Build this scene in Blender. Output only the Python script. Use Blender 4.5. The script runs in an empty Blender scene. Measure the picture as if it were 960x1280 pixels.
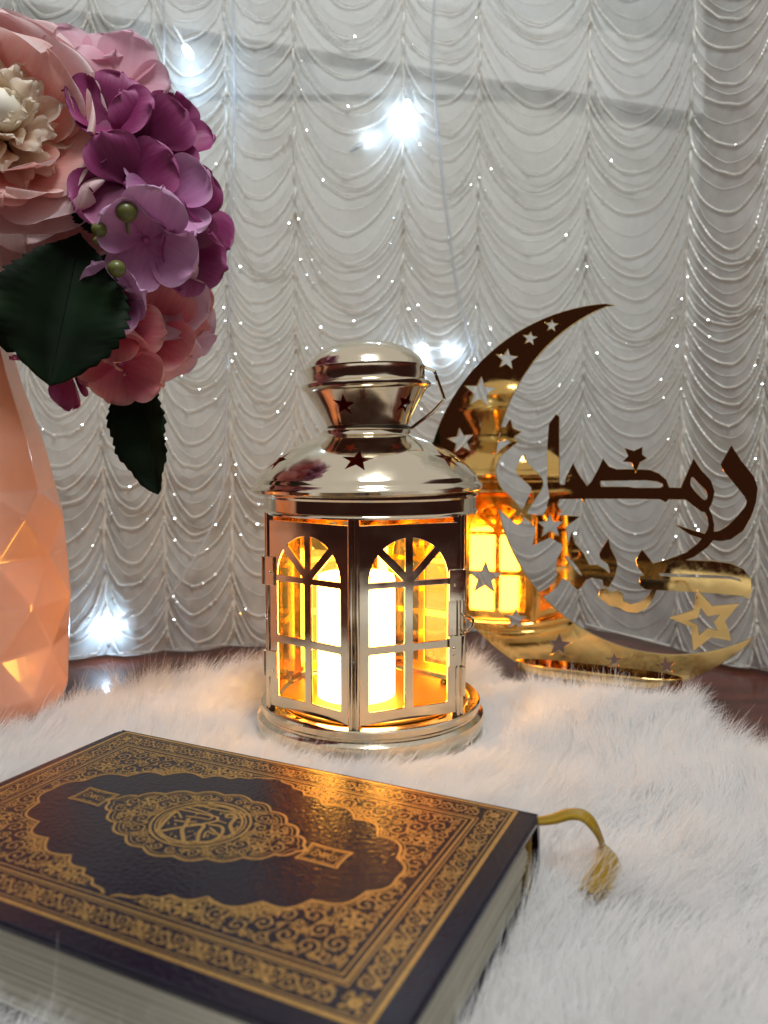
import bpy, bmesh, math, random
import numpy as np
from mathutils import Vector, Matrix
random.seed(7); rng = np.random.default_rng(11)
PI = math.pi; R = math.radians
scene = bpy.context.scene
col = scene.collection

# ------------------------------------------------------------------ camera, world, lights
F_PX, PITCH, CAM_H = 985.0, R(4.5), 0.14          # focal length in photo pixels (960 x 1280)
cam_d = bpy.data.cameras.new('camera'); cam = bpy.data.objects.new('camera', cam_d); col.objects.link(cam)
cam.location = (0, 0, CAM_H); cam.rotation_euler = (PI / 2 - PITCH, 0, 0)
cam_d.sensor_fit = 'VERTICAL'; cam_d.sensor_height = 36; cam_d.sensor_width = 27
cam_d.lens = 36 * F_PX / 1280; cam_d.clip_start = .01; cam_d.clip_end = 20
cam_d.dof.use_dof = True; cam_d.dof.focus_distance = .345; cam_d.dof.aperture_fstop = 11.5
scene.camera = cam
scene.render.resolution_x = 768; scene.render.resolution_y = 1024

world = bpy.data.worlds.new('World'); scene.world = world; world.use_nodes = True
world.node_tree.nodes['Background'].inputs[0].default_value = (.025, .010, .009, 1)
world.node_tree.nodes['Background'].inputs[1].default_value = 1.0

def area(name, loc, target, size, power, color, shape='DISK'):
    l = bpy.data.lights.new(name, 'AREA'); l.shape = shape; l.size = size; l.energy = power; l.color = color
    o = bpy.data.objects.new(name, l); col.objects.link(o); o.location = loc
    o.rotation_euler = (Vector(target) - Vector(loc)).to_track_quat('-Z', 'Y').to_euler()
    return o
area('ceiling_lamp', (.08, -.12, 1.35), (.02, .40, 0), .40, 12.0, (.95, .985, 1.0))
area('ceiling_bounce', (0, -.25, 1.85), (0, .0, 0), 5.0, 39.0, (1, .99, .95), 'SQUARE')

scene.view_settings.view_transform = 'Standard'; scene.view_settings.look = 'None'
scene.view_settings.exposure = 0; scene.view_settings.gamma = 1
scene.cycles.max_bounces = 10; scene.cycles.transparent_max_bounces = 24
scene.cycles.glossy_bounces = 6; scene.cycles.diffuse_bounces = 4
scene.cycles.sample_clamp_indirect = 6
try: scene.cycles_curves.shape = 'RIBBONS'
except Exception: pass

# ------------------------------------------------------------------ helpers
CP, SP = math.cos(PITCH), math.sin(PITCH)
def ray(px, py):
    x = (px - 480) / F_PX; y = -(py - 640) / F_PX
    return Vector((x, CP + y * SP, -SP + y * CP))
CAM = Vector((0, 0, CAM_H))
def at(px, py, Y):
    r = ray(px, py); return CAM + r * (Y / r.y)
def on_plane(px, py, p0, n):
    r = ray(px, py); return CAM + r * ((Vector(p0) - CAM).dot(n) / r.dot(n))
def on_z(px, py, z):
    return on_plane(px, py, (0, 0, z), Vector((0, 0, 1)))

def empty(name, loc=(0, 0, 0), label=None, cat=None, group=None):
    o = bpy.data.objects.new(name, None); col.objects.link(o); o.location = loc; o.empty_display_size = .01
    tag(o, label, cat, group); return o
def tag(o, label=None, cat=None, group=None, kind=None):
    if label: o['label'] = label
    if cat: o['category'] = cat
    if group: o['group'] = group
    if kind: o['kind'] = kind
    return o
def obj(name, me, mat=None, parent=None, smooth=True, sharp=40, mx=None):
    if mat is not None and len(me.materials) == 0: me.materials.append(mat)
    if smooth and len(me.polygons):
        me.polygons.foreach_set('use_smooth', np.ones(len(me.polygons), bool))
        if sharp: me.set_sharp_from_angle(angle=R(sharp))
    o = bpy.data.objects.new(name, me); col.objects.link(o)
    if parent is not None: o.parent = parent
    if mx is not None: o.matrix_local = mx
    return o
def mesh(verts, faces, name='m'):
    me = bpy.data.meshes.new(name); me.from_pydata([tuple(v) for v in verts], [], faces); me.update(); return me
class MB:
    def __init__(s): s.v = []; s.f = []
    def add(s, v, f):
        k = len(s.v); s.v += [tuple(x) for x in v]; s.f += [tuple(i + k for i in q) for q in f]; return s
    def lathe(s, prof, n=96, a0=0, closed=False):
        v = []; f = []; m = len(prof)
        for i in range(n):
            a = 2 * PI * i / n + a0
            for r, z in prof: v.append((r * math.sin(a), -r * math.cos(a), z))
        for i in range(n):
            j = (i + 1) % n
            for k in range(m if closed else m - 1):
                k2 = (k + 1) % m
                f.append((i * m + k, j * m + k, j * m + k2, i * m + k2))
        return s.add(v, f)
    def box(s, c, d, mx=None):
        v = [Vector((c[0] + sx * d[0] / 2, c[1] + sy * d[1] / 2, c[2] + sz * d[2] / 2)) for sx in (-1, 1) for sy in (-1, 1) for sz in (-1, 1)]
        if mx: v = [mx @ p for p in v]
        return s.add(v, [(0, 1, 3, 2), (4, 6, 7, 5), (0, 4, 5, 1), (2, 3, 7, 6), (0, 2, 6, 4), (1, 5, 7, 3)])
    def tube(s, pts, rad, n=8, cap=True):
        pts = [Vector(p) for p in pts]; m = len(pts); v = []; f = []
        up = Vector((0, 0, 1)); prev = None
        for i, p in enumerate(pts):
            t = (pts[min(i + 1, m - 1)] - pts[max(i - 1, 0)]).normalized()
            a = prev if prev else (up if abs(t.z) < .9 else Vector((1, 0, 0)))
            x = (a - t * a.dot(t)).normalized(); y = t.cross(x); prev = x
            r = rad[i] if hasattr(rad, '__len__') else rad
            for k in range(n):
                q = 2 * PI * k / n; v.append(p + (x * math.cos(q) + y * math.sin(q)) * r)
        for i in range(m - 1):
            for k in range(n):
                k2 = (k + 1) % n
                f.append((i * n + k, i * n + k2, (i + 1) * n + k2, (i + 1) * n + k))
        if cap: f += [tuple(reversed(range(n))), tuple(range((m - 1) * n, m * n))]
        return s.add(v, f)
    def sphere(s, c, r, nu=12, nv=8, sc=(1, 1, 1)):
        v = [(c[0], c[1], c[2] - r * sc[2])]; f = []
        for j in range(1, nv):
            ph = PI * j / nv - PI / 2
            for i in range(nu):
                a = 2 * PI * i / nu
                v.append((c[0] + r * sc[0] * math.cos(ph) * math.cos(a), c[1] + r * sc[1] * math.cos(ph) * math.sin(a), c[2] + r * sc[2] * math.sin(ph)))
        v.append((c[0], c[1], c[2] + r * sc[2])); L = len(v) - 1
        for i in range(nu):
            i2 = (i + 1) % nu
            f.append((0, 1 + i2, 1 + i)); f.append((L, L - nu + i, L - nu + i2))
            for j in range(nv - 2):
                a = 1 + j * nu; f.append((a + i, a + i2, a + nu + i2, a + nu + i))
        return s.add(v, f)
    def me(s, name='m'): return mesh(s.v, s.f, name)
def catmull(pts, n=6, closed=False):
    P = [np.array(p, float) for p in pts]; out = []; m = len(P)
    for i in range(m if closed else m - 1):
        g = (lambda k: P[k % m]) if closed else (lambda k: P[min(max(k, 0), m - 1)])
        a, b, c, d = g(i - 1), g(i), g(i + 1), g(i + 2)
        for k in range(n):
            t = k / n
            out.append(.5 * (2 * b + (c - a) * t + (2 * a - 5 * b + 4 * c - d) * t * t + (3 * b - a - 3 * c + d) * t ** 3))
    if not closed: out.append(P[-1])
    return [tuple(q) for q in out]
def plate(loops, thick, bevel=0, res=1, grow=0.0):
    """flat shape with holes, extruded: loops of (x, y); returns a mesh lying in XY, centred on z = 0"""
    c = bpy.data.curves.new('c', 'CURVE'); c.dimensions = '2D'; c.fill_mode = 'BOTH'
    c.extrude = thick / 2 - bevel; c.bevel_depth = bevel; c.bevel_resolution = res; c.offset = grow - bevel
    for lp in loops:
        s = c.splines.new('POLY'); s.points.add(len(lp) - 1); s.use_cyclic_u = True
        for q, p in zip(s.points, lp): q.co = (p[0], p[1], 0, 1)
    o = bpy.data.objects.new('c', c); col.objects.link(o)
    dg = bpy.context.evaluated_depsgraph_get()
    me = bpy.data.meshes.new_from_object(o.evaluated_get(dg))
    bpy.data.objects.remove(o); bpy.data.curves.remove(c)
    return me
def star_pts(cx, cy, r, rot=0, inner=.42, n=5):
    return [(cx + (r if k % 2 == 0 else r * inner) * math.sin(PI * k / n + rot), cy + (r if k % 2 == 0 else r * inner) * math.cos(PI * k / n + rot)) for k in range(2 * n)]
def frame(x, y, z, o):
    m = Matrix.Identity(4)
    for i, v in enumerate((x, y, z, o)):
        for k in range(3): m[k][i] = v[k]
    return m

# ------------------------------------------------------------------ materials
def mat(name, color=(.8, .8, .8), rough=.5, metal=0, **kw):
    m = bpy.data.materials.new(name); m.use_nodes = True
    b = m.node_tree.nodes['Principled BSDF']
    b.inputs['Base Color'].default_value = (*color, 1); b.inputs['Roughness'].default_value = rough; b.inputs['Metallic'].default_value = metal
    for k, v in kw.items():
        b.inputs[k.replace('_', ' ')].default_value = v
    return m
def nodes(m): return m.node_tree.nodes, m.node_tree.links, m.node_tree.nodes['Principled BSDF']
def noise(m, scale, detail=3, coord='Object', vec=(1, 1, 1)):
    N, L, b = nodes(m)
    tc = N.new('ShaderNodeTexCoord'); mp = N.new('ShaderNodeMapping'); mp.inputs['Scale'].default_value = vec
    n = N.new('ShaderNodeTexNoise'); n.inputs['Scale'].default_value = scale; n.inputs['Detail'].default_value = detail
    L.new(tc.outputs[coord], mp.inputs[0]); L.new(mp.outputs[0], n.inputs['Vector']); return n
def ramp(m, src, stops, to=None):
    N, L, b = nodes(m); r = N.new('ShaderNodeValToRGB')
    while len(r.color_ramp.elements) < len(stops): r.color_ramp.elements.new(.5)
    for e, (p, c) in zip(r.color_ramp.elements, stops): e.position = p; e.color = (*c, 1)
    L.new(src, r.inputs[0])
    if to: L.new(r.outputs[0], b.inputs[to])
    return r
def bump(m, src, strength, dist):
    N, L, b = nodes(m); u = N.new('ShaderNodeBump'); u.inputs['Strength'].default_value = strength; u.inputs['Distance'].default_value = dist
    L.new(src, u.inputs['Height']); L.new(u.outputs[0], b.inputs['Normal']); return u

M = {}
M['nickel'] = mat('nickel', (.84, .74, .57), .07, 1)
n = noise(M['nickel'], 60, 2); bump(M['nickel'], n.outputs[0], .05, .0006)
n = noise(M['nickel'], 55, 7); ramp(M['nickel'], n.outputs[0], [(.35, (.04,) * 3), (.72, (.20,) * 3)], 'Roughness')
M['lid_inside'] = mat('lid_inside', (.26, .030, .018), .6, 0)
M['nickel_dark'] = mat('nickel_dark', (.10, .085, .07), .35, 1)
M['brass_in'] = mat('brass_inner', (.50, .26, .05), .45, 1)
n = noise(M['brass_in'], 90, 3); bump(M['brass_in'], n.outputs[0], .25, .001)
M['gold'] = mat('gold_mirror', (.92, .65, .26), .035, 1)
n = noise(M['gold'], 35, 2); bump(M['gold'], n.outputs[0], .035, .0008)
n = noise(M['gold'], 300, 4); ramp(M['gold'], n.outputs[0], [(.4, (.025,) * 3), (.8, (.10,) * 3)], 'Roughness')
M['gold_print'] = mat('gold_print', (.56, .34, .10), .36, .75)
n = noise(M['gold_print'], 900, 3); bump(M['gold_print'], n.outputs[0], .3, .0002)
ramp(M['gold_print'], n.outputs[0], [(.3, (.46, .28, .085)), (.7, (.66, .43, .15))], 'Base Color')
M['leather'] = mat('leather', (.012, .010, .026), .15, 0, IOR=1.42)
n1 = noise(M['leather'], 650, 4); bump(M['leather'], n1.outputs[0], .42, .0005)
n2 = noise(M['leather'], 18, 4); ramp(M['leather'], n2.outputs[0], [(.35, (.006, .006, .017)), (.7, (.013, .008, .016))], 'Base Color')
M['paper'] = mat('paper', (.72, .68, .55), .85)
nn = noise(M['paper'], 1.0, 5, 'Object', (6, 6, 2400)); bump(M['paper'], nn.outputs[0], .7, .0006)
ramp(M['paper'], nn.outputs[0], [(.3, (.60, .57, .45)), (.6, (.84, .81, .68))], 'Base Color')
M['ribbon'] = mat('ribbon', (.34, .205, .008), .5)
M['wood'] = mat('wood', (.10, .022, .014), .22)
n = noise(M['wood'], 6, 6, 'Object', (2, 14, 14)); ramp(M['wood'], n.outputs[0], [(.3, (.055, .012, .009)), (.7, (.13, .032, .018))], 'Base Color')
M['vase'] = mat('vase', (.78, .41, .30), .13, 0, Coat_Weight=.5, Coat_Roughness=.02)
n = noise(M['vase'], 30, 3); ramp(M['vase'], n.outputs[0], [(.3, (.74, .37, .26)), (.7, (.81, .44, .33))], 'Base Color')
M['wall'] = mat('wall', (.62, .60, .54), .9)
n = noise(M['wall'], 9, 4); ramp(M['wall'], n.outputs[0], [(.3, (.60, .58, .51)), (.7, (.70, .67, .60))], 'Base Color')
M['white_paint'] = mat('white_paint', (.72, .72, .69), .6)
M['grey_glass'] = mat('grey_glass', (.44, .46, .45), .3)
M['dark_glass'] = mat('dark_glass', (.13, .15, .15), .25)
M['brown_frame'] = mat('brown_frame', (.20, .12, .07), .5)
M['steel'] = mat('rivet', (.05, .035, .02), .4, 1)
def mix_shader(m, a, b_, fac):
    N, L, b = nodes(m); mx = N.new('ShaderNodeMixShader'); out = [x for x in N if x.type == 'OUTPUT_MATERIAL'][0]
    if hasattr(fac, 'links'): L.new(fac, mx.inputs[0])
    else: mx.inputs[0].default_value = fac
    L.new(a, mx.inputs[1]); L.new(b_, mx.inputs[2]); L.new(mx.outputs[0], out.inputs[0]); return mx
# thin window glass of the lantern: clear, faintly amber, with a mirror film
g = mat('pane_glass', (1, 1, 1), .03); N, L, b = nodes(g)
tr = N.new('ShaderNodeBsdfTransparent'); tr.inputs[0].default_value = (1, .90, .60, 1)
gl = N.new('ShaderNodeBsdfGlossy'); gl.inputs['Roughness'].default_value = .03
lw = N.new('ShaderNodeLayerWeight'); lw.inputs[0].default_value = .5
pw_ = N.new('ShaderNodeMath'); pw_.operation = 'POWER'; pw_.inputs[1].default_value = 4.0; L.new(lw.outputs['Facing'], pw_.inputs[0])
fr = N.new('ShaderNodeMath'); fr.operation = 'MULTIPLY_ADD'; fr.inputs[1].default_value = .7; fr.inputs[2].default_value = .04; L.new(pw_.outputs[0], fr.inputs[0])
mix_shader(g, tr.outputs[0], gl.outputs[0], fr.outputs[0]); M['pane'] = g
# candle
c = mat('candle_wax', (.9, .8, .6), .5, 0, Emission_Strength=20.0); nodes(c)[2].inputs['Emission Color'].default_value = (1, .60, .20, 1)
M['candle'] = c
c = mat('led', (1, 1, 1), .3, 0, Emission_Strength=22.0); nodes(c)[2].inputs['Emission Color'].default_value = (.72, .86, 1, 1)
M['led'] = c
c = mat('clear_wire', (.62, .66, .70), .12); N, L, b = nodes(c)
tr = N.new('ShaderNodeBsdfTransparent'); mix_shader(c, tr.outputs[0], b.outputs[0], .5); M['clear'] = c
# sheer curtain net: see-through weave that also lets light through
def sheer(name, colr, alpha):
    c = mat(name, colr, .8); N, L, b = nodes(c)
    df = N.new('ShaderNodeBsdfDiffuse'); df.inputs[0].default_value = (*colr, 1)
    tl = N.new('ShaderNodeBsdfTranslucent'); tl.inputs[0].default_value = (*colr, 1)
    m1 = N.new('ShaderNodeMixShader'); m1.inputs[0].default_value = .42; L.new(df.outputs[0], m1.inputs[1]); L.new(tl.outputs[0], m1.inputs[2])
    tr = N.new('ShaderNodeBsdfTransparent')
    nz = noise(c, 55, 5); r = ramp(c, nz.outputs[0], [(.3, (alpha - .10,) * 3), (.7, (alpha + .10,) * 3)])
    mix_shader(c, tr.outputs[0], m1.outputs[0], r.outputs[0])
    N.remove(b) if False else None
    return c
M['net'] = sheer('curtain_net', (.88, .91, .88), .60)
M['thread'] = sheer('curtain_thread', (.88, .90, .86), .55)
M['cord'] = sheer('curtain_cord', (.90, .89, .84), .92)
c = M['cord']; N, L, b = nodes(c); mo = [x for x in N if x.type == 'OUTPUT_MATERIAL'][0]; srcs = mo.inputs[0].links[0].from_socket
gl = N.new('ShaderNodeBsdfGlossy'); gl.inputs['Roughness'].default_value = .28; gl.inputs[0].default_value = (.95, .95, .92, 1)
mix_shader(c, srcs, gl.outputs[0], .05)
M['sequin'] = mat('sequin', (.95, .95, .93), .10, 1)
# fur
c = mat('fur', (.86, .85, .83), .5); N, L, b = nodes(c)
df = N.new('ShaderNodeBsdfDiffuse'); df.inputs[0].default_value = (.89, .882, .872, 1)
tl = N.new('ShaderNodeBsdfTranslucent'); tl.inputs[0].default_value = (.89, .882, .872, 1)
m1 = N.new('ShaderNodeMixShader'); m1.inputs[0].default_value = .35; L.new(df.outputs[0], m1.inputs[1]); L.new(tl.outputs[0], m1.inputs[2])
gl = N.new('ShaderNodeBsdfGlossy'); gl.inputs['Roughness'].default_value = .35
mix_shader(c, m1.outputs[0], gl.outputs[0], .06); M['fur'] = c
M['rug_backing'] = mat('rug_backing', (.78, .76, .73), .95)
# petals: pigment runs from the base of a petal (t = 0) to its rim (t = 1); hydrangea bases also carry painted crevice shade
def petal_mat(name, stops, transl=.35, rough=.55):
    c = mat(name, stops[-1][1], rough, 0); N, L, b = nodes(c)
    at_ = N.new('ShaderNodeAttribute'); at_.attribute_name = 't'
    nz = noise(c, 140, 3, 'Object', (5, .6, 1)); ad = N.new('ShaderNodeMath'); ad.operation = 'MULTIPLY_ADD'; ad.inputs[1].default_value = .42
    sb = N.new('ShaderNodeMath'); sb.operation = 'SUBTRACT'; sb.inputs[1].default_value = .21
    L.new(nz.outputs[0], ad.inputs[0]); L.new(at_.outputs['Fac'], ad.inputs[2]); L.new(ad.outputs[0], sb.inputs[0])
    r = ramp(c, sb.outputs[0], stops, 'Base Color')
    wv = noise(c, 300, 3, 'Object', (5, .5, 1)); bump(c, wv.outputs[0], .25, .0005)
    tl = N.new('ShaderNodeBsdfTranslucent'); L.new(r.outputs[0], tl.inputs[0])
    mix_shader(c, b.outputs[0], tl.outputs[0], transl); return c
M['peony'] = petal_mat('peony_petal', [(0, (.80, .22, .16)), (.35, (.83, .32, .27)), (.72, (.86, .50, .45)), (1, (.88, .70, .69))])
M['peony_out'] = petal_mat('peony_outer_petal', [(0, (.84, .36, .31)), (.4, (.88, .53, .50)), (1, (.90, .74, .76))])
M['cream'] = petal_mat('cream_petal', [(0, (.88, .62, .40)), (.5, (.92, .80, .62)), (1, (.94, .89, .79))], .5)
HYD = {  # dark bases: petal colour deepened to paint the shade between petals
 'magenta': petal_mat('magenta_petal', [(0, (.14, .006, .06)), (.5, (.27, .024, .13)), (1, (.46, .12, .30))], .15),
 'lilac': petal_mat('lilac_petal', [(0, (.44, .09, .29)), (.5, (.55, .23, .46)), (1, (.68, .42, .62))], .18),
 'coral': petal_mat('coral_petal', [(0, (.52, .04, .12)), (.5, (.70, .17, .21)), (1, (.80, .42, .38))], .22),
 'blush': petal_mat('blush_petal', [(0, (.70, .30, .36)), (.5, (.78, .42, .52)), (1, (.82, .60, .70))], .35),
}
M['cream_solid'] = mat('pistil', (.86, .80, .66), .6)
M['leaf'] = mat('leaf', (.010, .022, .011), .65, 0, Specular_IOR_Level=.1)
n = noise(M['leaf'], 40, 4); ramp(M['leaf'], n.outputs[0], [(.3, (.003, .006, .003)), (.7, (.008, .020, .007))], 'Base Color'); bump(M['leaf'], n.outputs[0], .3, .001)
M['stem'] = mat('stem', (.06, .10, .03), .5)
M['berry'] = mat('berry', (.13, .14, .035), .35)

# ------------------------------------------------------------------ setting: table, wall behind the curtain
tag(obj('table', MB().box((0, .45, -.0375), (1.8, 1.1, .035)).me(), M['wood'], smooth=False), kind='structure')
wall = tag(obj('wall', MB().box((0, 1.02, .45), (2.4, .04, 1.3)).me(), M['wall'], smooth=False), kind='structure')

# the window behind the curtain: parts on one wall
win = empty('window', (0, .985, .5), 'white framed window behind the lace curtain, brown jamb at its side', 'window')
def wpart(name, c_, d, m, rot=0):
    return obj(name, MB().box((0, 0, 0), d).me(), m, win, smooth=False, mx=Matrix.Translation(Vector(c_) - Vector(win.location)) @ Matrix.Rotation(rot, 4, 'Y'))
wpart('glass_pane', (.02, .9955, .72), (.70, .006, .30), M['grey_glass'])
wpart('window_sill', (.0, .984, .64), (.98, .012, .075), M['white_paint'], R(9))
wpart('jamb', (.405, .93, .35), (.045, .10, .9), M['brown_frame'])
wpart('side_pane', (.59, .985, .35), (.32, .006, .85), M['dark_glass'])
wpart('low_bar', (-.20, .96, .10), (.62, .03, .018), M['brown_frame'])  # brown horizontal bar low behind the curtain

# ------------------------------------------------------------------ curtain
cur = empty('curtain', (0, .62, -.017), 'sheer white lace curtain with scalloped beaded swags hanging to the table', 'curtain')
CL = Vector(cur.location)
PLAN = [(-160, .57), (-60, .577), (40, .585), (130, .597), (290, .625), (372, .640), (503, .662), (594, .676), (680, .69), (740, .69), (790, .668), (850, .612), (900, .578), (949, .556), (1050, .535), (1150, .53)]
pl_px = np.array([p[0] for p in PLAN], float); pl_y = np.array([p[1] for p in PLAN], float)
GATH = [-60, 40, 130, 205, 290, 372, 503, 594, 726, 850, 949, 1060]
# heights of the cords, wide apart above and below, ruched tightly in between
zs = []; z = .585
while z > -.012:
    zs.append(z); z -= .0115 if .215 < z < .285 else (.0165 if .14 < z < .35 else .0215)
zs = np.array(zs)[::-1]
def smooth_plan(px):
    return sum(np.interp(px + d, pl_px, pl_y) for d in (-30, -15, 0, 15, 30)) / 5
def cur_point(ci, c, q, lift=0.0):
    """column ci, position c across it (0..1), height q before the sag"""
    px = GATH[ci] + (GATH[ci + 1] - GATH[ci]) * c
    Y = smooth_plan(px) - .010 * np.sin(PI * c) ** 1.0
    X = (px - 480) / F_PX * smooth_plan(px)
    w = abs(GATH[ci + 1] - GATH[ci]) * .00066
    sag = (.60 * w) * (4 * c * (1 - c)) ** .85
    sag = sag * (1 + .13 * np.sin(q * 37 + ci * 5.1) + .08 * np.sin(q * 113 + ci * 2.3))
    jig = .0026 * np.sin(ci * 12.9 + q * 61 + c * 2.5) + .0014 * np.sin(c * 6 + q * 130 + ci) + .0005 * np.sin(c * 17 + q * 290 + ci * 3)
    ph = np.interp(q, zs, np.arange(len(zs))); puff = np.abs(np.sin(PI * ph))
    puck = .0011 * np.exp(-c * (1 - c) * 14) * np.sin(q * 430 + ci * 3) + .0007 * np.sin(c * 31 + q * 210) * np.sin(q * 90 + ci)
    Y = Y - .0011 * puff ** .8 - lift + jig * .5 + puck
    return X, Y, q - sag + jig
V = []; Fc = []; nc = 15; nr = 330; qs = np.linspace(-.055, .60, nr)
cols_ = []
for ci in range(len(GATH) - 1):
    cc = np.linspace(0, 1, nc, endpoint=(ci == len(GATH) - 2))
    for c_ in cc: cols_.append((ci, c_))
Zmin = -.0165
for ci, c_ in cols_:
    X, Y, Z = cur_point(ci, c_, qs); X = np.full(nr, X) if np.ndim(X) == 0 else X
    Z = np.maximum(Z, Zmin + .0006 * np.arange(nr) / nr)
    V.append(np.stack([X - CL.x, Y - CL.y, Z - CL.z], 1))
V = np.concatenate(V); nC = len(cols_)
Fc = [(i * nr + j, (i + 1) * nr + j, (i + 1) * nr + j + 1, i * nr + j + 1) for i in range(nC - 1) for j in range(nr - 1)]
obj('net', mesh(V, Fc), M['net'], cur, sharp=None)
far_sw = MB(); seq_v = MB(); rs = random.Random(5)
for ci in range(len(GATH) - 1):
    for k, zq in enumerate(zs):
        pts = []; rad = []
        nn_ = 64
        for i in range(nn_ + 1):
            c_ = i / nn_
            X, Y, Z = cur_point(ci, c_, zq, .0022); pts.append((float(X) - CL.x, float(Y) - CL.y, float(Z) - CL.z))
            rad.append(.00032 + .00040 * (i % 2) + .00018 * rs.random())
        lo = min(p[2] for p in pts)
        if max(p[2] for p in pts) + CL.z < -.012: continue
        pts2 = [(p, r) for p, r in zip(pts, rad) if p[2] + CL.z > -.0155]
        if len(pts2) < 4 or max(p[0][2] for p in pts2) + CL.z > .62: continue
        tb = MB().tube([p for p, r in pts2], [r for p, r in pts2], 5)
        if ci in (0, len(GATH) - 2): far_sw.add(tb.v, tb.f)
        else: obj('swag', tb.me(), M['cord'], cur, smooth=False)
        for i in range(rs.choice((1, 2, 3, 4, 5, 6))):
            c_ = rs.choice((rs.random(), rs.random() * .25, 1 - rs.random() * .25))
            X, Y, Z = cur_point(ci, c_, zq, .0040); Z = float(Z)
            if Z < 0: continue
            p = Vector((float(X), float(Y), Z)) - CL
            nrm = Vector((rs.gauss(0, .13), -1, .85 + rs.gauss(0, .20))).normalized()
            q = nrm.to_track_quat('Z', 'Y').to_matrix().to_4x4(); q.translation = p
            rr = rs.uniform(.0005, .0013)
            ring = [q @ Vector((rr * math.cos(2 * PI * t / 7), rr * math.sin(2 * PI * t / 7), 0)) for t in range(7)]
            seq_v.add(ring + [q @ Vector((0, 0, rr * .25))], [(t, (t + 1) % 7, 7) for t in range(7)])
for ci in range(len(GATH) - 1):        # fine stitched rows between the cords
    for k in range(len(zs) - 1):
        for fr_ in (.5,):
            zq = zs[k] + (zs[k + 1] - zs[k]) * fr_; pts = []; rad = []
            for i in range(33):
                X, Y, Z = cur_point(ci, i / 32, zq, .0008)
                if Z > -.015: pts.append((float(X) - CL.x, float(Y) - CL.y, float(Z) - CL.z)); rad.append(.00018 + .00016 * (i % 2))
            if len(pts) > 3: tb = MB().tube(pts, rad, 4, False); far_sw.add(tb.v, tb.f)
tag(obj('fine_swags', far_sw.me(), M['thread'], cur, sharp=None), kind='stuff')
tag(obj('sequins', seq_v.me(), M['sequin'], cur, smooth=False), kind='stuff')
# twisted gathering cord down each column line
for ci in range(1, len(GATH) - 1):
    pts = []; rad = []
    for i in range(150):
        zq = -.012 + i * .0041
        X, Y, Z = cur_point(ci, 0.0, zq, .001)
        pts.append((float(X) - CL.x + .0006 * math.sin(i * 1.1), float(Y) - CL.y, float(Z) - CL.z)); rad.append(.0011 + .0006 * (i % 2))
    obj('gather_cord', MB().tube(pts, rad, 5).me(), M['cord'], cur, sharp=None)

# ------------------------------------------------------------------ fairy lights
def fairy(label, wire_px, bulbs, dy):
    """bulbs: (px, py, tilt degrees); dy: offset from the curtain, + is behind it"""
    def cp(px, py):
        Y = float(smooth_plan(px)) + dy; return at(px, py, Y)
    pts = [cp(*w) for w in wire_px]; root = empty('fairy_light_string', pts[-1], label, 'fairy lights', 'fairy light strings hanging at the lace curtain')
    O = Vector(root.location)
    w = MB().tube([Vector(p) - O for p in catmull([tuple(p) for p in pts], 8)], .0010, 6)
    obj('wire', w.me(), M['clear'], root)
    for px, py, tilt, pw in bulbs:
        p = cp(px, py) - O; d = Vector((math.sin(R(tilt)), 0, math.cos(R(tilt))))
        holder = obj('bulb_holder', MB().tube([p + d * t for t in (-.016, -.013, -.001)], [.0012, .0017, .0017], 8).me(), M['clear'], root)
        m_ = MB().tube([p + d * t for t in (-.001, .0015, .005, .0075, .009)], [.0019, .0026, .0027, .0018, .0003], 10)
        obj('bulb', m_.me(), M['led'], root)
        l = bpy.data.lights.new('bulb_light', 'POINT'); l.energy = pw; l.color = (.50, .72, 1); l.shadow_soft_size = .003
        lo = bpy.data.objects.new('bulb_light', l); col.objects.link(lo); lo.parent = root; lo.location = p + d * .013 + Vector((0, -.004 if dy > 0 else .004, 0))
fairy('clear fairy light wire with a slanted white bulb above the magenta hydrangea', [(203, -60), (205, 40), (203, 120), (206, 190), (212, 260)], [(232, 60, 150, .05)], -.030)
fairy('clear fairy light wire with three glowing bulbs above the lantern cap', [(548, -60), (540, 60), (546, 150), (558, 260), (572, 360), (592, 440)], [(509, 128, 190, .045), (527, 432, 175, .05), (556, 437, 95, .012), (459, 176, 60, .004)], -.014)
fairy('clear fairy light wire with a glowing bulb low behind the peach vase', [(290, -60), (293, 120), (288, 300), (284, 480), (272, 640), (196, 770)], [(147, 778, 235, .06)], -.020)
fairy('clear fairy light wire with a bulb hidden low behind the lantern', [(640, 640), (625, 720), (612, 790)], [(602, 815, 190, .05)], -.05)

# ------------------------------------------------------------------ white fur rug
RUG = [(-.20, .02), (-.205, .30), (-.200, .330), (-.178, .390), (-.160, .418), (-.143, .437), (-.10, .462), (-.02, .488), (.05, .482), (.10, .466), (.150, .444), (.160, .415), (.156, .385), (.158, .350), (.185, .328), (.30, .318), (.32, .02)]
rug = empty('fur_rug', (0, .25, -.02), 'fluffy white faux fur rug spread over the dark wooden table', 'rug')
RO = Vector(rug.location)
RUGZ = -.005
bm_ = plate([catmull(RUG, 3, True)], .0145, .003); me_ = bm_
obj('backing', me_, M['rug_backing'], rug, mx=Matrix.Translation(Vector((0, 0, RUGZ - .00725)) - RO))
def in_poly(P, poly):
    x, y = P[:, 0], P[:, 1]; ins = np.zeros(len(P), bool); n = len(poly)
    for i in range(n):
        x1, y1 = poly[i]; x2, y2 = poly[(i + 1) % n]
        c1 = (y1 > y) != (y2 > y)
        with np.errstate(divide='ignore', invalid='ignore'):
            ins ^= c1 & (x < (x2 - x1) * (y - y1) / (y2 - y1 + 1e-12) + x1)
    return ins
BK_A = np.array([-.107, .321]); BU = np.array([.901, -.4337]); BV = np.array([-.4337, -.901])
BL, BW = .1758, .1175
LAN = np.array([-.007, .404])
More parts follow.
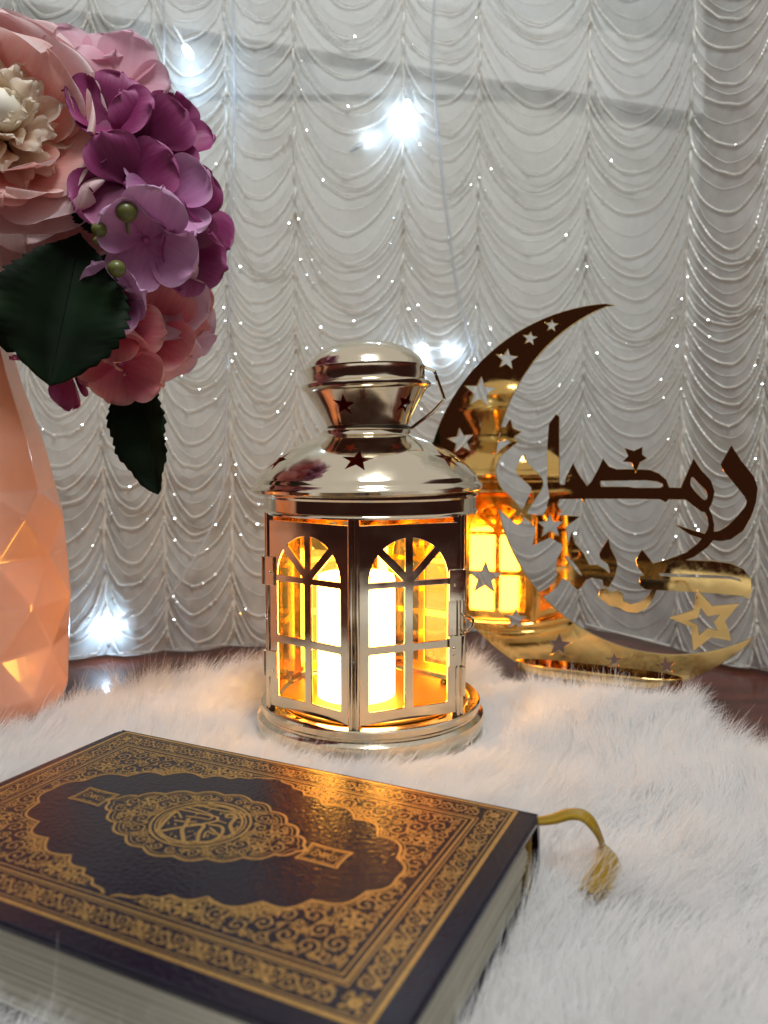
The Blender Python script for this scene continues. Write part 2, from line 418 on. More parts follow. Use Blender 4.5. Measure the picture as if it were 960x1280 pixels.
def vnoise(P, s, seed):
    out = np.zeros(len(P)); g = np.random.default_rng(seed)
    for k in range(6):
        a = g.uniform(0, 2 * PI); f_ = s * g.uniform(.5, 1.8); out += np.sin((P[:, 0] * math.cos(a) + P[:, 1] * math.sin(a)) * f_ + g.uniform(0, 6.28)) / (1 + .3 * k)
    return out / 2.6
def in_book(P, pad=0.0):
    q = P - BK_A; u = q @ BU; v = q @ BV
    return (u > -pad) & (u < BL + pad) & (v > -pad) & (v < BW + pad)
N0 = 1100000
P = np.stack([rng.uniform(-.26, .30, N0), rng.uniform(.135, .49, N0)], 1)
keep = in_poly(P, catmull(RUG, 3, True)) & ~in_book(P, -.002) & (np.linalg.norm(P - LAN, axis=1) > .056)
# only what the camera could see from here or a step aside
ax = np.abs(P[:, 0]) / (P[:, 1] + .02); keep &= ax < .72
P = P[keep][:400000]; NS = len(P)
K = 6
cell = np.floor((P + .0022 * np.stack([vnoise(P, 700, 31), vnoise(P, 700, 32)], 1)) / .0042).astype(int)
h_ = (cell[:, 0] * 73856093 ^ cell[:, 1] * 19349663) & 0xffff
ctab = rng.normal(0, 1, (65536, 4)); cl = ctab[h_]
ang = R(62) + .50 * vnoise(P, 38, 3) + .22 * vnoise(P, 160, 4) + cl[:, 0] * .15 + rng.normal(0, .13, NS)
# near the right-hand rim the hairs fan out over the edge
rim = np.clip((P[:, 0] - .11) / .06, 0, 1) * np.clip((P[:, 1] - .29) / .05, 0, 1); ang -= rim * .75
elev = R(27) + R(12) * vnoise(P, 60, 8) + cl[:, 1] * R(5) + rng.normal(0, R(6), NS)
strays = rng.random(NS) < .02; elev = np.where(strays, elev + R(22), elev); elev = np.clip(elev, R(6), R(75))
ln = rng.uniform(.017, .030, NS) * (1 + .10 * cl[:, 2]) * (1 + .12 * vnoise(P, 90, 5)); ln = np.where(strays, ln * 1.1, ln)
pts = np.zeros((NS, K, 3)); pos = np.stack([P[:, 0], P[:, 1], np.full(NS, RUGZ - .001) + .0022 * vnoise(P, 45, 9)], 1)
curl = cl[:, 3] * .14 + rng.normal(0, .08, NS)
# the pile is pressed down where the ornament's foot stands
fq = P - np.array([.126, .466]); fu = fq @ np.array([.9116, -.411]); fv = fq @ np.array([.411, .9116])
press = np.clip(1 - np.maximum(np.abs(fu) - .052, 0) / .02, 0, 1) * np.clip(1 - np.maximum(np.abs(fv + .012) - .022, 0) / .015, 0, 1)
press = np.maximum(press, .9 * np.clip(1 - (np.linalg.norm(P - LAN, axis=1) - .068) / .022, 0, 1))
elev = elev * (1 - .8 * press); ln = ln * (1 - .55 * press)
bend = rng.uniform(.05, .28, NS)
for k in range(K):
    pts[:, k] = pos
    e = elev + (.35 - k * bend); a = ang + curl * k * .6
    st = ln / (K - 1)
    pos = pos + np.stack([np.cos(a) * np.cos(e) * st, np.sin(a) * np.cos(e) * st, np.sin(e) * st], 1)
    pos[:, 2] = np.maximum(pos[:, 2], RUGZ + .0005)
# push hairs out of the lantern foot and drop hairs that would run through the book or the foot
flat = pts.reshape(-1, 3)
bad = (in_book(flat[:, :2], .0) & (flat[:, 2] > -.004) & (flat[:, 2] < .0265)).reshape(NS, K).any(1)
d = np.linalg.norm(flat[:, :2] - LAN, axis=1); bad |= (d < .0592).reshape(NS, K).any(1)
pts = pts[~bad]; NS = len(pts)
hc = bpy.data.hair_curves.new('fur'); hc.add_curves([K] * NS)
hc.attributes['position'].data.foreach_set('vector', (pts - np.array(RO)).astype(np.float32).ravel())
ra = hc.attributes.get('radius') or hc.attributes.new('radius', 'FLOAT', 'POINT')
prof = np.array([1, .95, .85, .7, .45, .12]) * .000088
ra.data.foreach_set('value', np.tile(prof, NS).astype(np.float32))
hc.materials.append(M['fur'])
fo = bpy.data.objects.new('fur_pile', hc); col.objects.link(fo); fo.parent = rug; fo['kind'] = 'stuff'

# ------------------------------------------------------------------ lantern
LX, LY = -.007, .404
lan = empty('lantern', (LX, LY, -.004), 'shiny silver metal lantern with arched windows and a glowing candle', 'lantern')
LO = Matrix.Translation((0, 0, .004))          # parts are written with z = 0 at fur height
NI = M['nickel']
def lpart(name, me, m, parent=lan, **k): return obj(name, me, m, parent, mx=k.pop('mx', Matrix.Identity(4)) if parent is not lan else LO @ k.pop('mx', Matrix.Identity(4)), **k)
base = [(0, .0118), (.0505, .0118), (.0515, .0126), (.0560, .0128), (.0568, .0122), (.0569, .0095), (.0562, .0086), (.0562, .0076), (.0572, .0070), (.0586, .0058), (.0592, .0036), (.0590, .0010), (.0578, -.0015), (.0560, -.0026), (.053, -.0036), (.045, -.004), (0, -.004)]
lpart('base', MB().lathe(base, 128).me(), NI, sharp=32)
lpart('floor_plate', MB().lathe([(0, .0131), (.046, .0131), (.0465, .0122), (0, .0122)], 64).me(), M['brass_in'], sharp=30)
HR = .0548; A0 = R(-7.1); ZB, ZT = .0145, .1062; PH = ZT - ZB; PW = HR - .0052
def hexv(k): a = A0 + k * PI / 3; return Vector((HR * math.sin(a), -HR * math.cos(a), 0))
# window panel outline and openings, drawn once in the panel's own plane
def panel_loops():
    w = HR; x0, x1 = -PW / 2, PW / 2
    loops = [[(x0, 0), (x1, 0), (x1, PH), (x0, PH)]]
    hw = .368 * w; mb = .038 * w
    y_spring = PH * (1 - .285); 
    for r0, r1 in ((.062, .352), (.392, .682)):
        for sx in (-1, 1):
            xa, xb = sorted((sx * mb, sx * hw)); c = .0006
            loops.append([(xa, PH * r0 + c), (xa + c, PH * r0), (xb - c, PH * r0), (xb, PH * r0 + c), (xb, PH * r1 - c), (xb - c, PH * r1), (xa + c, PH * r1), (xa, PH * r1 - c)])
    Ro = hw; cy = y_spring - .0006; sp = .0019; spoke_dirs = [0, 45, 90, 135, 180]
    for k in range(4):
        a, b_ = R(45 * k), R(45 * k + 45)
        # offset both radial edges inwards by half a spoke
        oa = sp if k else .0004; ob = sp if k < 3 else .0004
        def off_pt(ang_, side, o_, r): return (r * math.cos(ang_) - side * o_ * math.sin(ang_), cy + r * math.sin(ang_) + side * o_ * math.cos(ang_))
        d_ = (b_ - a) / 2; mid = (a + b_) / 2
        # inner corner: where the two offset edges cross
        # line1: point n1*oa + t*(cos a, sin a); line2: point n2*ob + s*(cos b, sin b)
        n1 = Vector((-math.sin(a), math.cos(a))) * oa; n2 = Vector((math.sin(b_), -math.cos(b_))) * ob
        d1 = Vector((math.cos(a), math.sin(a))); d2 = Vector((math.cos(b_), math.sin(b_)))
        den = d1.x * d2.y - d1.y * d2.x; df_ = n2 - n1; t = (df_.x * d2.y - df_.y * d2.x) / den
        inner = n1 + d1 * t
        lp = [(inner.x, cy + inner.y)]
        aa = a + math.asin(oa / Ro); bb = b_ - math.asin(ob / Ro)
        for q in range(9):
            g_ = aa + (bb - aa) * q / 8; lp.append((Ro * math.cos(g_), cy + Ro * math.sin(g_)))
        loops.append(lp)
    return loops
pan_me = plate(panel_loops(), .0012, .00025, 1)
pane_me = MB().box((0, PH / 2, -.0016), (PW - .004, PH - .003, .0008)).me()
for k in range(6):
    a = A0 + (k + .5) * PI / 3; nrm = Vector((math.sin(a), -math.cos(a), 0)); tan = Vector((math.cos(a), math.sin(a), 0))
    mx = frame(tan, Vector((0, 0, 1)), nrm, nrm * (HR * math.cos(PI / 6)) + Vector((0, 0, ZB)))
    p = lpart('window_panel', pan_me, NI, mx=mx, sharp=30)
    obj('pane', pane_me, M['pane'], p, smooth=False)
# corner posts: double-ridged strips
for k in range(6):
    v = hexv(k); a = A0 + k * PI / 3; rad_ = v.normalized(); tan = Vector((math.cos(a), math.sin(a), 0))
    m_ = MB()
    prof = []
    for s_ in (-1, 1):
        for q in range(9):
            g_ = PI * q / 8
            prof.append((s_ * .00145 - .00125 * math.cos(g_) , .0014 * math.sin(g_)))
    prof += [(.0030, -.0018), (-.0030, -.0018)]
    vv = []
    for z_ in (.0120, .1095):
        for (x_, y_) in prof: vv.append(v * .984 + tan * x_ + rad_ * y_ + Vector((0, 0, z_)))
    n_ = len(prof); ff = [(i, (i + 1) % n_, n_ + (i + 1) % n_, n_ + i) for i in range(n_)] + [tuple(reversed(range(n_))), tuple(range(n_, 2 * n_))]
    m_.add(vv, ff); lpart('corner_post', m_.me(), NI, sharp=50)
# hinges, clasp and hook on the two side corners
def corner_plate(k, z0, z1, w=.0075, name='hinge', off=.0012, m=NI, sides=(-1, 1)):
    v = hexv(k); m_ = MB()
    for s_ in sides:
        a = A0 + (k + .5 * s_) * PI / 3; tan = Vector((math.cos(a), math.sin(a), 0)) * (1 if s_ > 0 else -1); nrm = Vector((math.sin(a), -math.cos(a), 0))
        c_ = v + tan * (w / 2 - .0004) + nrm * off + Vector((0, 0, (z0 + z1) / 2))
        mx = frame(tan, nrm, Vector((0, 0, 1)), c_); m_.box((0, 0, 0), (w, .0010, z1 - z0), mx)
    o_ = v.normalized()
    m_.tube([v + o_ * .0012 + Vector((0, 0, z0)), v + o_ * .0012 + Vector((0, 0, z1))], .0014, 12)
    h = lpart(name, m_.me(), m, sharp=40)
    bv = h.modifiers.new('bevel', 'BEVEL'); bv.width = .0002; bv.segments = 2
    return h
def rivets(h, k, zlist, s_, d_, off=.0018):
    a = A0 + (k + .5 * s_) * PI / 3; tan = Vector((math.cos(a), math.sin(a), 0)) * (1 if s_ > 0 else -1); nrm = Vector((math.sin(a), -math.cos(a), 0)); v = hexv(k)
    for z_ in zlist:
        p = v + tan * d_ + nrm * off
        obj('rivet', MB().sphere((p.x, p.y, z_), .0007, 8, 6).me(), M['nickel'], h)
h = corner_plate(1, .0690, .0838); rivets(h, 1, (.0765,), -1, .0045)
h = corner_plate(1, .0375, .0520, name='clasp'); rivets(h, 1, (.0462, .0428), -1, .0045)
corner_plate(1, .0225, .0365, .0035, 'clasp_bar', .0006, sides=(-1,))
h = corner_plate(-1, .0745, .0885, .0065, 'hinge'); rivets(h, -1, (.081,), 1, .004)
h = corner_plate(-1, .0290, .0420, .0080, 'clasp'); rivets(h, -1, (.0322,), 1, .005)
v1 = hexv(1); o1 = v1.normalized(); t1 = Vector((-o1.y, o1.x, 0))
hk = [v1 + o1 * .0012 + Vector((0, 0, .0535)), v1 + o1 * .0042 + Vector((0, 0, .0545)) + t1 * -.001, v1 + o1 * .0066 + Vector((0, 0, .0575)), v1 + o1 * .0064 + Vector((0, 0, .0605)), v1 + o1 * .0040 + Vector((0, 0, .0612)), v1 + o1 * .0022 + Vector((0, 0, .0606)), v1 + o1 * .0005 + Vector((0, 0, .0622))]
lpart('hook', MB().tube(catmull([tuple(p) for p in hk], 5), .00062, 8).me(), NI)
for k in range(6):
    v = hexv(k) * .80; lpart('foot_rivet', MB().sphere((v.x, v.y, .0138), .0028, 12, 8, (1, 1, .75)).me(), M['steel'])
# collar below the lid
coll = [(.0530, .1090), (.0546, .1088), (.0550, .1096), (.0546, .1104), (.0541, .1108), (.0541, .1166), (.0549, .1176), (.0549, .1186), (.0525, .1186), (.0525, .1100)]
lpart('collar', MB().lathe(coll, 128, closed=True).me(), NI, sharp=35)
lpart('inner_ring', MB().lathe([(.0140, .1092), (.0522, .1092), (.0522, .1086), (.0140, .1086)], 96, closed=True).me(), M['brass_in'], sharp=30)  # extended inwards as an added baffle keeping candlelight out of the lid
# lid and cap: lathed shells with star openings cut through
def shell(outer, t):
    inn = []
    n_ = len(outer)
    for i, (r_, z_) in enumerate(outer):
        a = outer[max(i - 1, 0)]; b_ = outer[min(i + 1, n_ - 1)]; dx, dz = b_[0] - a[0], b_[1] - a[1]; l_ = math.hypot(dx, dz)
        inn.append((max(r_ - dz / l_ * t, 0.0002), z_ + dx / l_ * t))
    return outer + inn[::-1]
def cut_stars(prof_out, t, stars, n=128):
    prof_ = shell(prof_out, t); me0 = MB().lathe(prof_, n, closed=True).me()
    bm = bmesh.new(); bm.from_mesh(me0); bmesh.ops.remove_doubles(bm, verts=bm.verts, dist=1e-7); bmesh.ops.recalc_face_normals(bm, faces=bm.faces); bm.to_mesh(me0); bm.free()
    o = bpy.data.objects.new('t', me0); col.objects.link(o)
    cm = bmesh.new()
    for (a, r_, z_, el, R_, rot) in stars:
        nrm = Vector((math.sin(a) * math.cos(el), -math.cos(a) * math.cos(el), math.sin(el))); tan = Vector((math.cos(a), math.sin(a), 0)); up = nrm.cross(tan)
        c_ = Vector((r_ * math.sin(a), -r_ * math.cos(a), z_)); pts_ = star_pts(0, 0, R_, rot, .40)
        lo = [cm.verts.new(c_ + tan * p[0] + up * p[1] - nrm * .006) for p in pts_]; hi = [cm.verts.new(c_ + tan * p[0] + up * p[1] + nrm * .006) for p in pts_]
        m_ = len(pts_); cm.faces.new(lo[::-1]); cm.faces.new(hi)
        for i in range(m_): cm.faces.new((lo[i], lo[(i + 1) % m_], hi[(i + 1) % m_], hi[i]))
    bmesh.ops.recalc_face_normals(cm, faces=cm.faces)
    cme = bpy.data.meshes.new('cut'); cm.to_mesh(cme); cm.free(); co = bpy.data.objects.new('cut', cme); col.objects.link(co)
    md = o.modifiers.new('b', 'BOOLEAN'); md.object = co; md.operation = 'DIFFERENCE'; md.solver = 'EXACT'
    dg = bpy.context.evaluated_depsgraph_get(); me = bpy.data.meshes.new_from_object(o.evaluated_get(dg))
    bpy.data.objects.remove(o); bpy.data.objects.remove(co)
    # shading normals straight from the lathe profile so the mirror stays clean round the cut edges
    segs = []
    for i in range(len(prof_)):
        a, b_ = prof_[i], prof_[(i + 1) % len(prof_)]; dx, dz = b_[0] - a[0], b_[1] - a[1]; l_ = math.hypot(dx, dz) or 1
        segs.append((a, b_, (dz / l_, -dx / l_)))
    ns = len(segs); vn = []
    for i in range(ns):
        n0 = segs[i - 1][2]; n1 = segs[i][2]
        if n0[0] * n1[0] + n0[1] * n1[1] > math.cos(R(38)): q = (n0[0] + n1[0], n0[1] + n1[1]); l_ = math.hypot(*q); vn.append(((q[0] / l_, q[1] / l_),) * 2)
        else: vn.append((n0, n1))
    me.polygons.foreach_set('use_smooth', np.ones(len(me.polygons), bool)); me.update()
    nl = [None] * len(me.loops); vco = [v_.co.copy() for v_ in me.vertices]
    for p in me.polygons:
        c_ = p.center; fn = p.normal; rc = math.hypot(c_.x, c_.y); best = None
        for i, (a, b_, nn2) in enumerate(segs):
            dx, dz = b_[0] - a[0], b_[1] - a[1]; l2 = dx * dx + dz * dz
            t_ = max(0, min(1, ((rc - a[0]) * dx + (c_.z - a[1]) * dz) / l2)); d_ = math.hypot(rc - a[0] - dx * t_, c_.z - a[1] - dz * t_)
            if best is None or d_ < best[0]: best = (d_, i)
        i = best[1]; sn = segs[i][2]; rd = Vector((c_.x, c_.y, 0)).normalized() if rc > 1e-6 else Vector((0, 0, 0))
        fnp = (fn.dot(rd), fn.z)
        sgn = fnp[0] * sn[0] + fnp[1] * sn[1]
        onsurf = abs(sgn) > .9
        if i >= len(prof_out) - 1: p.material_index = 1
        for li in p.loop_indices:
            if not onsurf: nl[li] = fn; continue
            v_ = vco[me.loops[li].vertex_index]; rv = math.hypot(v_.x, v_.y); a, b_, _ = segs[i]; dx, dz = b_[0] - a[0], b_[1] - a[1]; l2 = dx * dx + dz * dz
            t_ = max(0, min(1, ((rv - a[0]) * dx + (v_.z - a[1]) * dz) / l2))
            na = vn[i][1]; nb = vn[(i + 1) % ns][0]
            q = (na[0] * (1 - t_) + nb[0] * t_, na[1] * (1 - t_) + nb[1] * t_); s2 = 1 if sgn > 0 else -1
            if rv > 1e-6: nl[li] = (Vector((v_.x / rv * q[0], v_.y / rv * q[0], q[1])) * s2).normalized()
            else: nl[li] = Vector((0, 0, 1 if q[1] * s2 > 0 else -1))
    me.normals_split_custom_set([tuple(q) for q in nl]); return me
def spl(pts, n=5): return [(float(a), float(b_)) for a, b_ in catmull(pts, n)]
dome = spl([(.0562, .1262), (.0545, .1284), (.0515, .1316), (.0465, .1358), (.0400, .1402), (.0325, .1440), (.0262, .1464), (.0232, .1474)], 5)
lid_prof = [(.0545, .1187), (.0570, .1190), (.0584, .1200), (.0588, .1214), (.0582, .1228), (.0570, .1236), (.0565, .1246)] + dome + [(.0226, .1482), (.0224, .1500), (.0216, .1508)]
sa = R(-4); stars = [(sa + k * PI / 3, .0470, .1354, R(50), .0078, R(6)) for k in range(6)]
me = cut_stars(lid_prof, .0007, stars)
def keepn(name, me, m, parent, mx):
    me.materials.append(m); me.materials.append(M['lid_inside']); o = bpy.data.objects.new(name, me); col.objects.link(o); o.parent = parent; o.matrix_local = mx; return o
lid = keepn('lid', me, NI, lan, LO @ Matrix.Rotation(R(-.8), 4, 'Y'))
cap_prof = [(.0203, .1512), (.0207, .1522)] + spl([(.0212, .1530), (.0240, .1588), (.0275, .1648), (.0308, .1700)], 4) + [(.0318, .1706), (.0328, .1712), (.0330, .1722), (.0326, .1732), (.0312, .1737), (.0303, .1742), (.0300, .1752), (.0300, .1800), (.0304, .1806), (.0304, .1814), (.0299, .1820)] + spl([(.0294, .1832), (.0272, .1862), (.0232, .1894), (.0175, .1921), (.0105, .1940), (.0040, .1947), (.0006, .1948)], 4)
cst = [(R(-24) + k * R(72), .0258, .1620, R(-28), .0062, R(10)) for k in range(5)]
me = cut_stars(cap_prof, .0006, cst, 112)
cap = keepn('cap', me, NI, lan, LO @ Matrix.Translation((-.0012, 0, 0)) @ Matrix.Translation((0, 0, .15)) @ Matrix.Rotation(R(-2.2), 4, 'Y') @ Matrix.Translation((0, 0, -.15)))
obj('neck_ring', MB().lathe([(.0150, .1504), (.0214, .1504), (.0216, .1511), (.0208, .1518), (.0150, .1518)], 72, closed=True).me(), M['nickel_dark'], cap, sharp=35)
hw = [(.0296, -.008, .1800), (.0345, -.006, .1780), (.0392, -.004, .1640), (.0330, -.002, .1578), (.0215, .0, .1498)]
hw2 = []
for i in range(len(hw) - 1):
    for t in (.0, .12, .88) if i else (0, .5, .88): hw2.append(tuple(Vector(hw[i]).lerp(Vector(hw[i + 1]), t)))
hw2.append(hw[-1])
obj('handle', MB().tube(hw2, .00085, 8).me(), NI, cap)
# candle inside: a thing that stands in the lantern
cand = empty('candle', (LX - .0075, LY + .000, .0092), 'white pillar candle glowing inside the silver lantern', 'candle')
cp_ = [(0, .0), (.0180, .0), (.0198, .0012), (.0202, .003), (.0202, .064), (.0196, .0665), (.0175, .0672), (.012, .0660), (.006, .0652), (0, .0650)]
obj('wax', MB().lathe(cp_, 48).me(), M['candle'], cand, sharp=40)
obj('wick', MB().tube([(0, 0, .0645), (.0004, 0, .068), (.001, 0, .0705)], .0006, 6).me(), M['steel'], cand)

# ------------------------------------------------------------------ crescent ornament (mirror-gold sheet)
CN = Vector((-.411, -.9116, 0)).normalized(); CX = Vector((.9116, -.411, 0)).normalized(); CP0 = Vector((.044, .517, 0))
COR = CP0 + CX * .090
orn = empty('crescent_ornament', (COR.x, COR.y, -.005), 'mirror gold crescent moon ornament with Arabic lettering and cut-out stars', 'ornament')
OM = frame(CX, Vector((0, 0, 1)), CX.cross(Vector((0, 0, 1))), Vector((0, 0, .005)))
def cuv(px, py):
    p = on_plane(px, py, CP0, CN) - COR; return (p.dot(CX), p.z)
def cloop(pts, n=0):
    q = [cuv(*p) for p in pts]; return catmull(q, n, True) if n else q
def circ(cx, cy, r, a0, a1, n): return [(cx + r * math.cos(a0 + (a1 - a0) * i / n), cy + r * math.sin(a0 + (a1 - a0) * i / n)) for i in range(n + 1)]
def ang_of(c_, p): return math.atan2(p[1] - c_[1], p[0] - c_[0])
oc, ic = (775, 622), (845, 592); t1_, t2_ = (770, 382), (943, 795)
a1 = ang_of(oc, t1_); a2 = ang_of(oc, t2_)           # go anticlockwise on the picture through the left side
outer = circ(*oc, 243, a1, a2 - 2 * PI if a2 > a1 else a2, 72)
b1 = ang_of(ic, t1_); b2 = ang_of(ic, t2_)
inner = circ(*ic, 226, b2 - 2 * PI, b1, 60)
outer[0] = t1_; outer[-1] = t2_
moon = [cuv(*p) for p in outer + inner[1:-1]]
def pstar(px, py, r, rot=0, inner=.42): return [cuv(*p) for p in [(x_, 2 * py - y_) for x_, y_ in star_pts(px, py, r, rot, inner)]]
holes = [pstar(601, 490, 20, R(4)), pstar(634, 449, 13.5, R(6)), pstar(663, 423, 9, R(8)), pstar(690, 407, 8, R(4)), pstar(577, 551, 17, R(-8)), pstar(607, 722, 22, R(3)), pstar(645, 774, 14, R(4)), pstar(699, 806, 15.5, R(5)), pstar(768, 825, 10, R(2)), pstar(833, 832, 11.5, R(-6))]
TH = .0026; GM = M['gold']
def gpart(name, loops, m=GM, off=0, bev=.0002):
    return obj(name, plate(loops, TH, bev, 1, .0005 if name in ('letter', 'star') else 0), m, orn, mx=OM @ Matrix.Translation((0, 0, off)), sharp=30)
gpart('crescent_moon', [moon] + holes)
def za(pts): return [(600 + x_ / 4.57, 500 + y_ / 4.57) for x_, y_ in pts]
def zb(pts): return [(760 + x_ / 4.57, 540 + y_ / 4.57) for x_, y_ in pts]
# upper word: noon, alif, dad + meem, ra
noon = za([(252, 320), (262, 350), (300, 395), (345, 440), (358, 478), (345, 515), (310, 570), (275, 625), (268, 652), (300, 668), (330, 700), (318, 722), (290, 695), (252, 662), (238, 690), (218, 704), (198, 692), (155, 655), (105, 612), (72, 570), (56, 530), (66, 460), (60, 400), (76, 345), (115, 295), (165, 256), (212, 236), (176, 268), (128, 308), (99, 350), (88, 400), (94, 448), (116, 498), (168, 550), (215, 600), (246, 628), (275, 570), (299, 515), (291, 490), (250, 452), (220, 422), (212, 395), (232, 352)])
gpart('letter', [cloop(noon, 3)], bev=.00012)
body = za([(437, 86), (450, 97), (450, 470), (462, 488), (490, 486), (498, 440), (533, 370), (560, 425), (612, 497), (640, 470), (680, 400), (705, 343), (735, 383), (780, 399)]) \
     + zb([(60, 217), (135, 216), (185, 217), (240, 220), (290, 240), (330, 275), (348, 320), (420, 322), (445, 262), (490, 160), (530, 220), (585, 280), (604, 340), (592, 400), (572, 435), (592, 480), (602, 530), (600, 572), (640, 566), (690, 535), (745, 480), (790, 425), (798, 395), (780, 360), (730, 298), (662, 218), (648, 185), (705, 85), (760, 170), (830, 258), (850, 320), (840, 400), (815, 480), (770, 560), (700, 608), (640, 618), (600, 612), (565, 655), (490, 708), (440, 728), (390, 724), (395, 712), (450, 690), (515, 640), (542, 606), (470, 582), (405, 538), (480, 563), (555, 584), (572, 560), (580, 525), (570, 480), (555, 452), (538, 452), (490, 416), (445, 382), (345, 380), (330, 396), (300, 380), (120, 377)]) \
     + za([(780, 560), (600, 560), (594, 576), (586, 560), (452, 562), (440, 600), (460, 640), (420, 650), (395, 640), (388, 600), (402, 560), (400, 530), (391, 480), (391, 260), (400, 140)])
slot = [za([(688, 458), (684, 480), (690, 498), (850, 499)])[i] for i in range(4)] + zb([(150, 322), (300, 322), (322, 312), (316, 292), (280, 278), (215, 272), (120, 272)]) + za([(850, 456)])
loop_h = zb([(482, 252), (466, 288), (478, 320), (518, 365), (553, 392), (573, 372), (562, 330), (522, 290)])
gpart('letter', [cloop(body), cloop(slot), cloop(loop_h, 3)], bev=.00012)
# lower word: kaf with its tail, ya + meem
kaf = zb([(195, 678), (226, 715), (256, 754), (330, 735), (385, 714), (440, 735), (600, 740), (700, 753), (770, 785), (812, 840), (817, 900), (800, 946), (770, 931), (650, 919), (520, 909), (275, 897), (258, 945), (222, 1000), (170, 1026), (110, 1021), (62, 996), (20, 990), (-20, 962), (-50, 938), (-40, 900), (-12, 896), (20, 925), (50, 905), (80, 925), (84, 965), (130, 988), (190, 973), (235, 938), (258, 898), (212, 892), (185, 870), (187, 825), (214, 818), (176, 770), (164, 730)])
kslot = zb([(285, 800), (600, 812), (700, 818), (755, 832), (774, 860), (700, 842), (290, 826)])
gpart('letter', [cloop(kaf), cloop(kslot)], bev=.00012)
yam = za([(525, 768), (540, 822), (590, 880), (622, 945), (670, 945), (712, 968), (740, 1000), (748, 975), (735, 935), (695, 905), (686, 880), (705, 845), (733, 803), (742, 845), (772, 905), (782, 950), (768, 1005), (735, 1064), (712, 1058), (703, 1022), (640, 1010), (605, 1022), (585, 1055), (562, 1080), (540, 1062), (510, 1027), (472, 1012), (455, 1036), (430, 1072), (385, 1108), (345, 1120), (326, 1108), (392, 1075), (432, 1040), (446, 1000), (440, 950), (448, 905), (470, 868), (478, 835), (462, 800), (486, 790), (500, 835), (515, 800)])
yh = za([(492, 880), (522, 905), (560, 950), (592, 1005), (560, 992), (520, 948), (486, 906)])
gpart('letter', [cloop(yam), cloop(yh, 3)], bev=.00012)
bstar = za([(405, 592), (448, 660), (562, 668), (488, 722), (498, 832), (402, 780), (308, 824), (330, 720), (246, 652), (365, 662)])
bsh = za([(402, 640), (424, 688), (486, 690), (446, 730), (462, 785), (402, 752), (348, 790), (360, 728), (318, 690), (380, 688)])
gpart('star', [cloop(bstar), cloop(bsh)], off=.0003, bev=.00012)
rstar = zb([(515, 908), (595, 998), (740, 984), (665, 1075), (700, 1185), (590, 1165), (492, 1240), (480, 1110), (364, 1058), (490, 1020)])
rsh = zb([(528, 990), (570, 1045), (648, 1034), (610, 1085), (638, 1138), (570, 1125), (516, 1168), (510, 1105), (447, 1075), (512, 1055)])
gpart('star', [cloop(rstar), cloop(rsh)], off=.0003, bev=.00012)
dstar = zb([(105, 98), (150, 112), (193, 92), (192, 130), (218, 150), (183, 168), (160, 222), (140, 170), (96, 165), (122, 138)])
gpart('star', [cloop(dstar)], off=.0003, bev=.00012)
nstar = za([(175, 120), (188, 165), (232, 182), (196, 205), (192, 250), (160, 222), (110, 232), (128, 190), (100, 160), (150, 160)])
gpart('star', [cloop(nstar)], off=.0003, bev=.00012)
# foot: slotted plate lying on the fur, plus the upright tab that carries the moon
fc = cuv(745, 862)[0]
fl = [(fc + .050 * math.copysign(abs(math.cos(t)) ** .55, math.cos(t)), 0.0110 * math.copysign(abs(math.sin(t)) ** .8, math.sin(t))) for t in [2 * PI * i / 40 for i in range(40)]]
FM = frame(CX, -CN, Vector((0, 0, 1)), Vector((0, 0, .0075)))
obj('foot', plate([fl], .0065, .0005, 2), GM, orn, mx=FM, sharp=30)
bx0, bx1 = cuv(660, 850)[0], cuv(800, 850)[0]; zt = cuv(700, 846)[1]; 
gpart('tab', [[(bx0, .0042), (bx1, .0042), (bx1 - .002, .0085), (bx0 + .006, .0085)]], off=-.0001)

# ------------------------------------------------------------------ book
ZC = .025
book = empty('book', (BK_A[0], BK_A[1], -.0045), 'dark navy leather book stamped with gold arabesque ornament, lying on the fur', 'book')
book.rotation_euler = (0, 0, math.atan2(BU[1], BU[0]))
ZB0 = -.0045; BT = ZC - ZB0                      # book parts: z from 0 to BT
def board(z0, z1, name):
    r_ = .003; L0, L1, W0, W1 = 0, BL, .0045, BW
    lp = []
    for cx_, cy_, a in ((L1 - r_, -W0 - r_, 0), (L0 + r_, -W0 - r_, 90), (L0 + r_, -W1 + r_, 180), (L1 - r_, -W1 + r_, 270)):
        for q in range(5): g_ = R(a + 22.5 * q); lp.append((cx_ + r_ * math.cos(g_), cy_ + r_ * math.sin(g_)))
    return obj(name, plate([lp], z1 - z0, .0009, 3), M['leather'], book, mx=Matrix.Translation((0, 0, (z0 + z1) / 2)), sharp=60)
TB = .0026
cover = board(BT - TB, BT, 'front_cover'); board(0, TB, 'back_cover')
# rounded spine with hinge groove
sp_prof = []
for q in range(13):
    g_ = R(90 - 180 * q / 12); sp_prof.append((-.0045 + .0045 * math.cos(g_) + .0002, BT / 2 + (BT / 2) * math.sin(g_)))
inn_ = [(y_ - .0022 * 1, BT / 2 + (z_ - BT / 2) * .86) for y_, z_ in sp_prof][::-1]
pr = sp_prof + inn_; m_ = MB(); vv = []
nx = 24
for i in range(nx + 1):
    x_ = .0012 + (BL - .0024) * i / nx
    for (y_, z_) in pr: vv.append((x_, y_, z_))
n_ = len(pr); ff = []
for i in range(nx):
    for k in range(n_): k2 = (k + 1) % n_; ff.append((i * n_ + k, (i + 1) * n_ + k, (i + 1) * n_ + k2, i * n_ + k2))
ff += [tuple(range(n_)), tuple(reversed(range(nx * n_, (nx + 1) * n_)))]
m_.add(vv, ff); obj('spine', m_.me(), M['leather'], book, sharp=50)
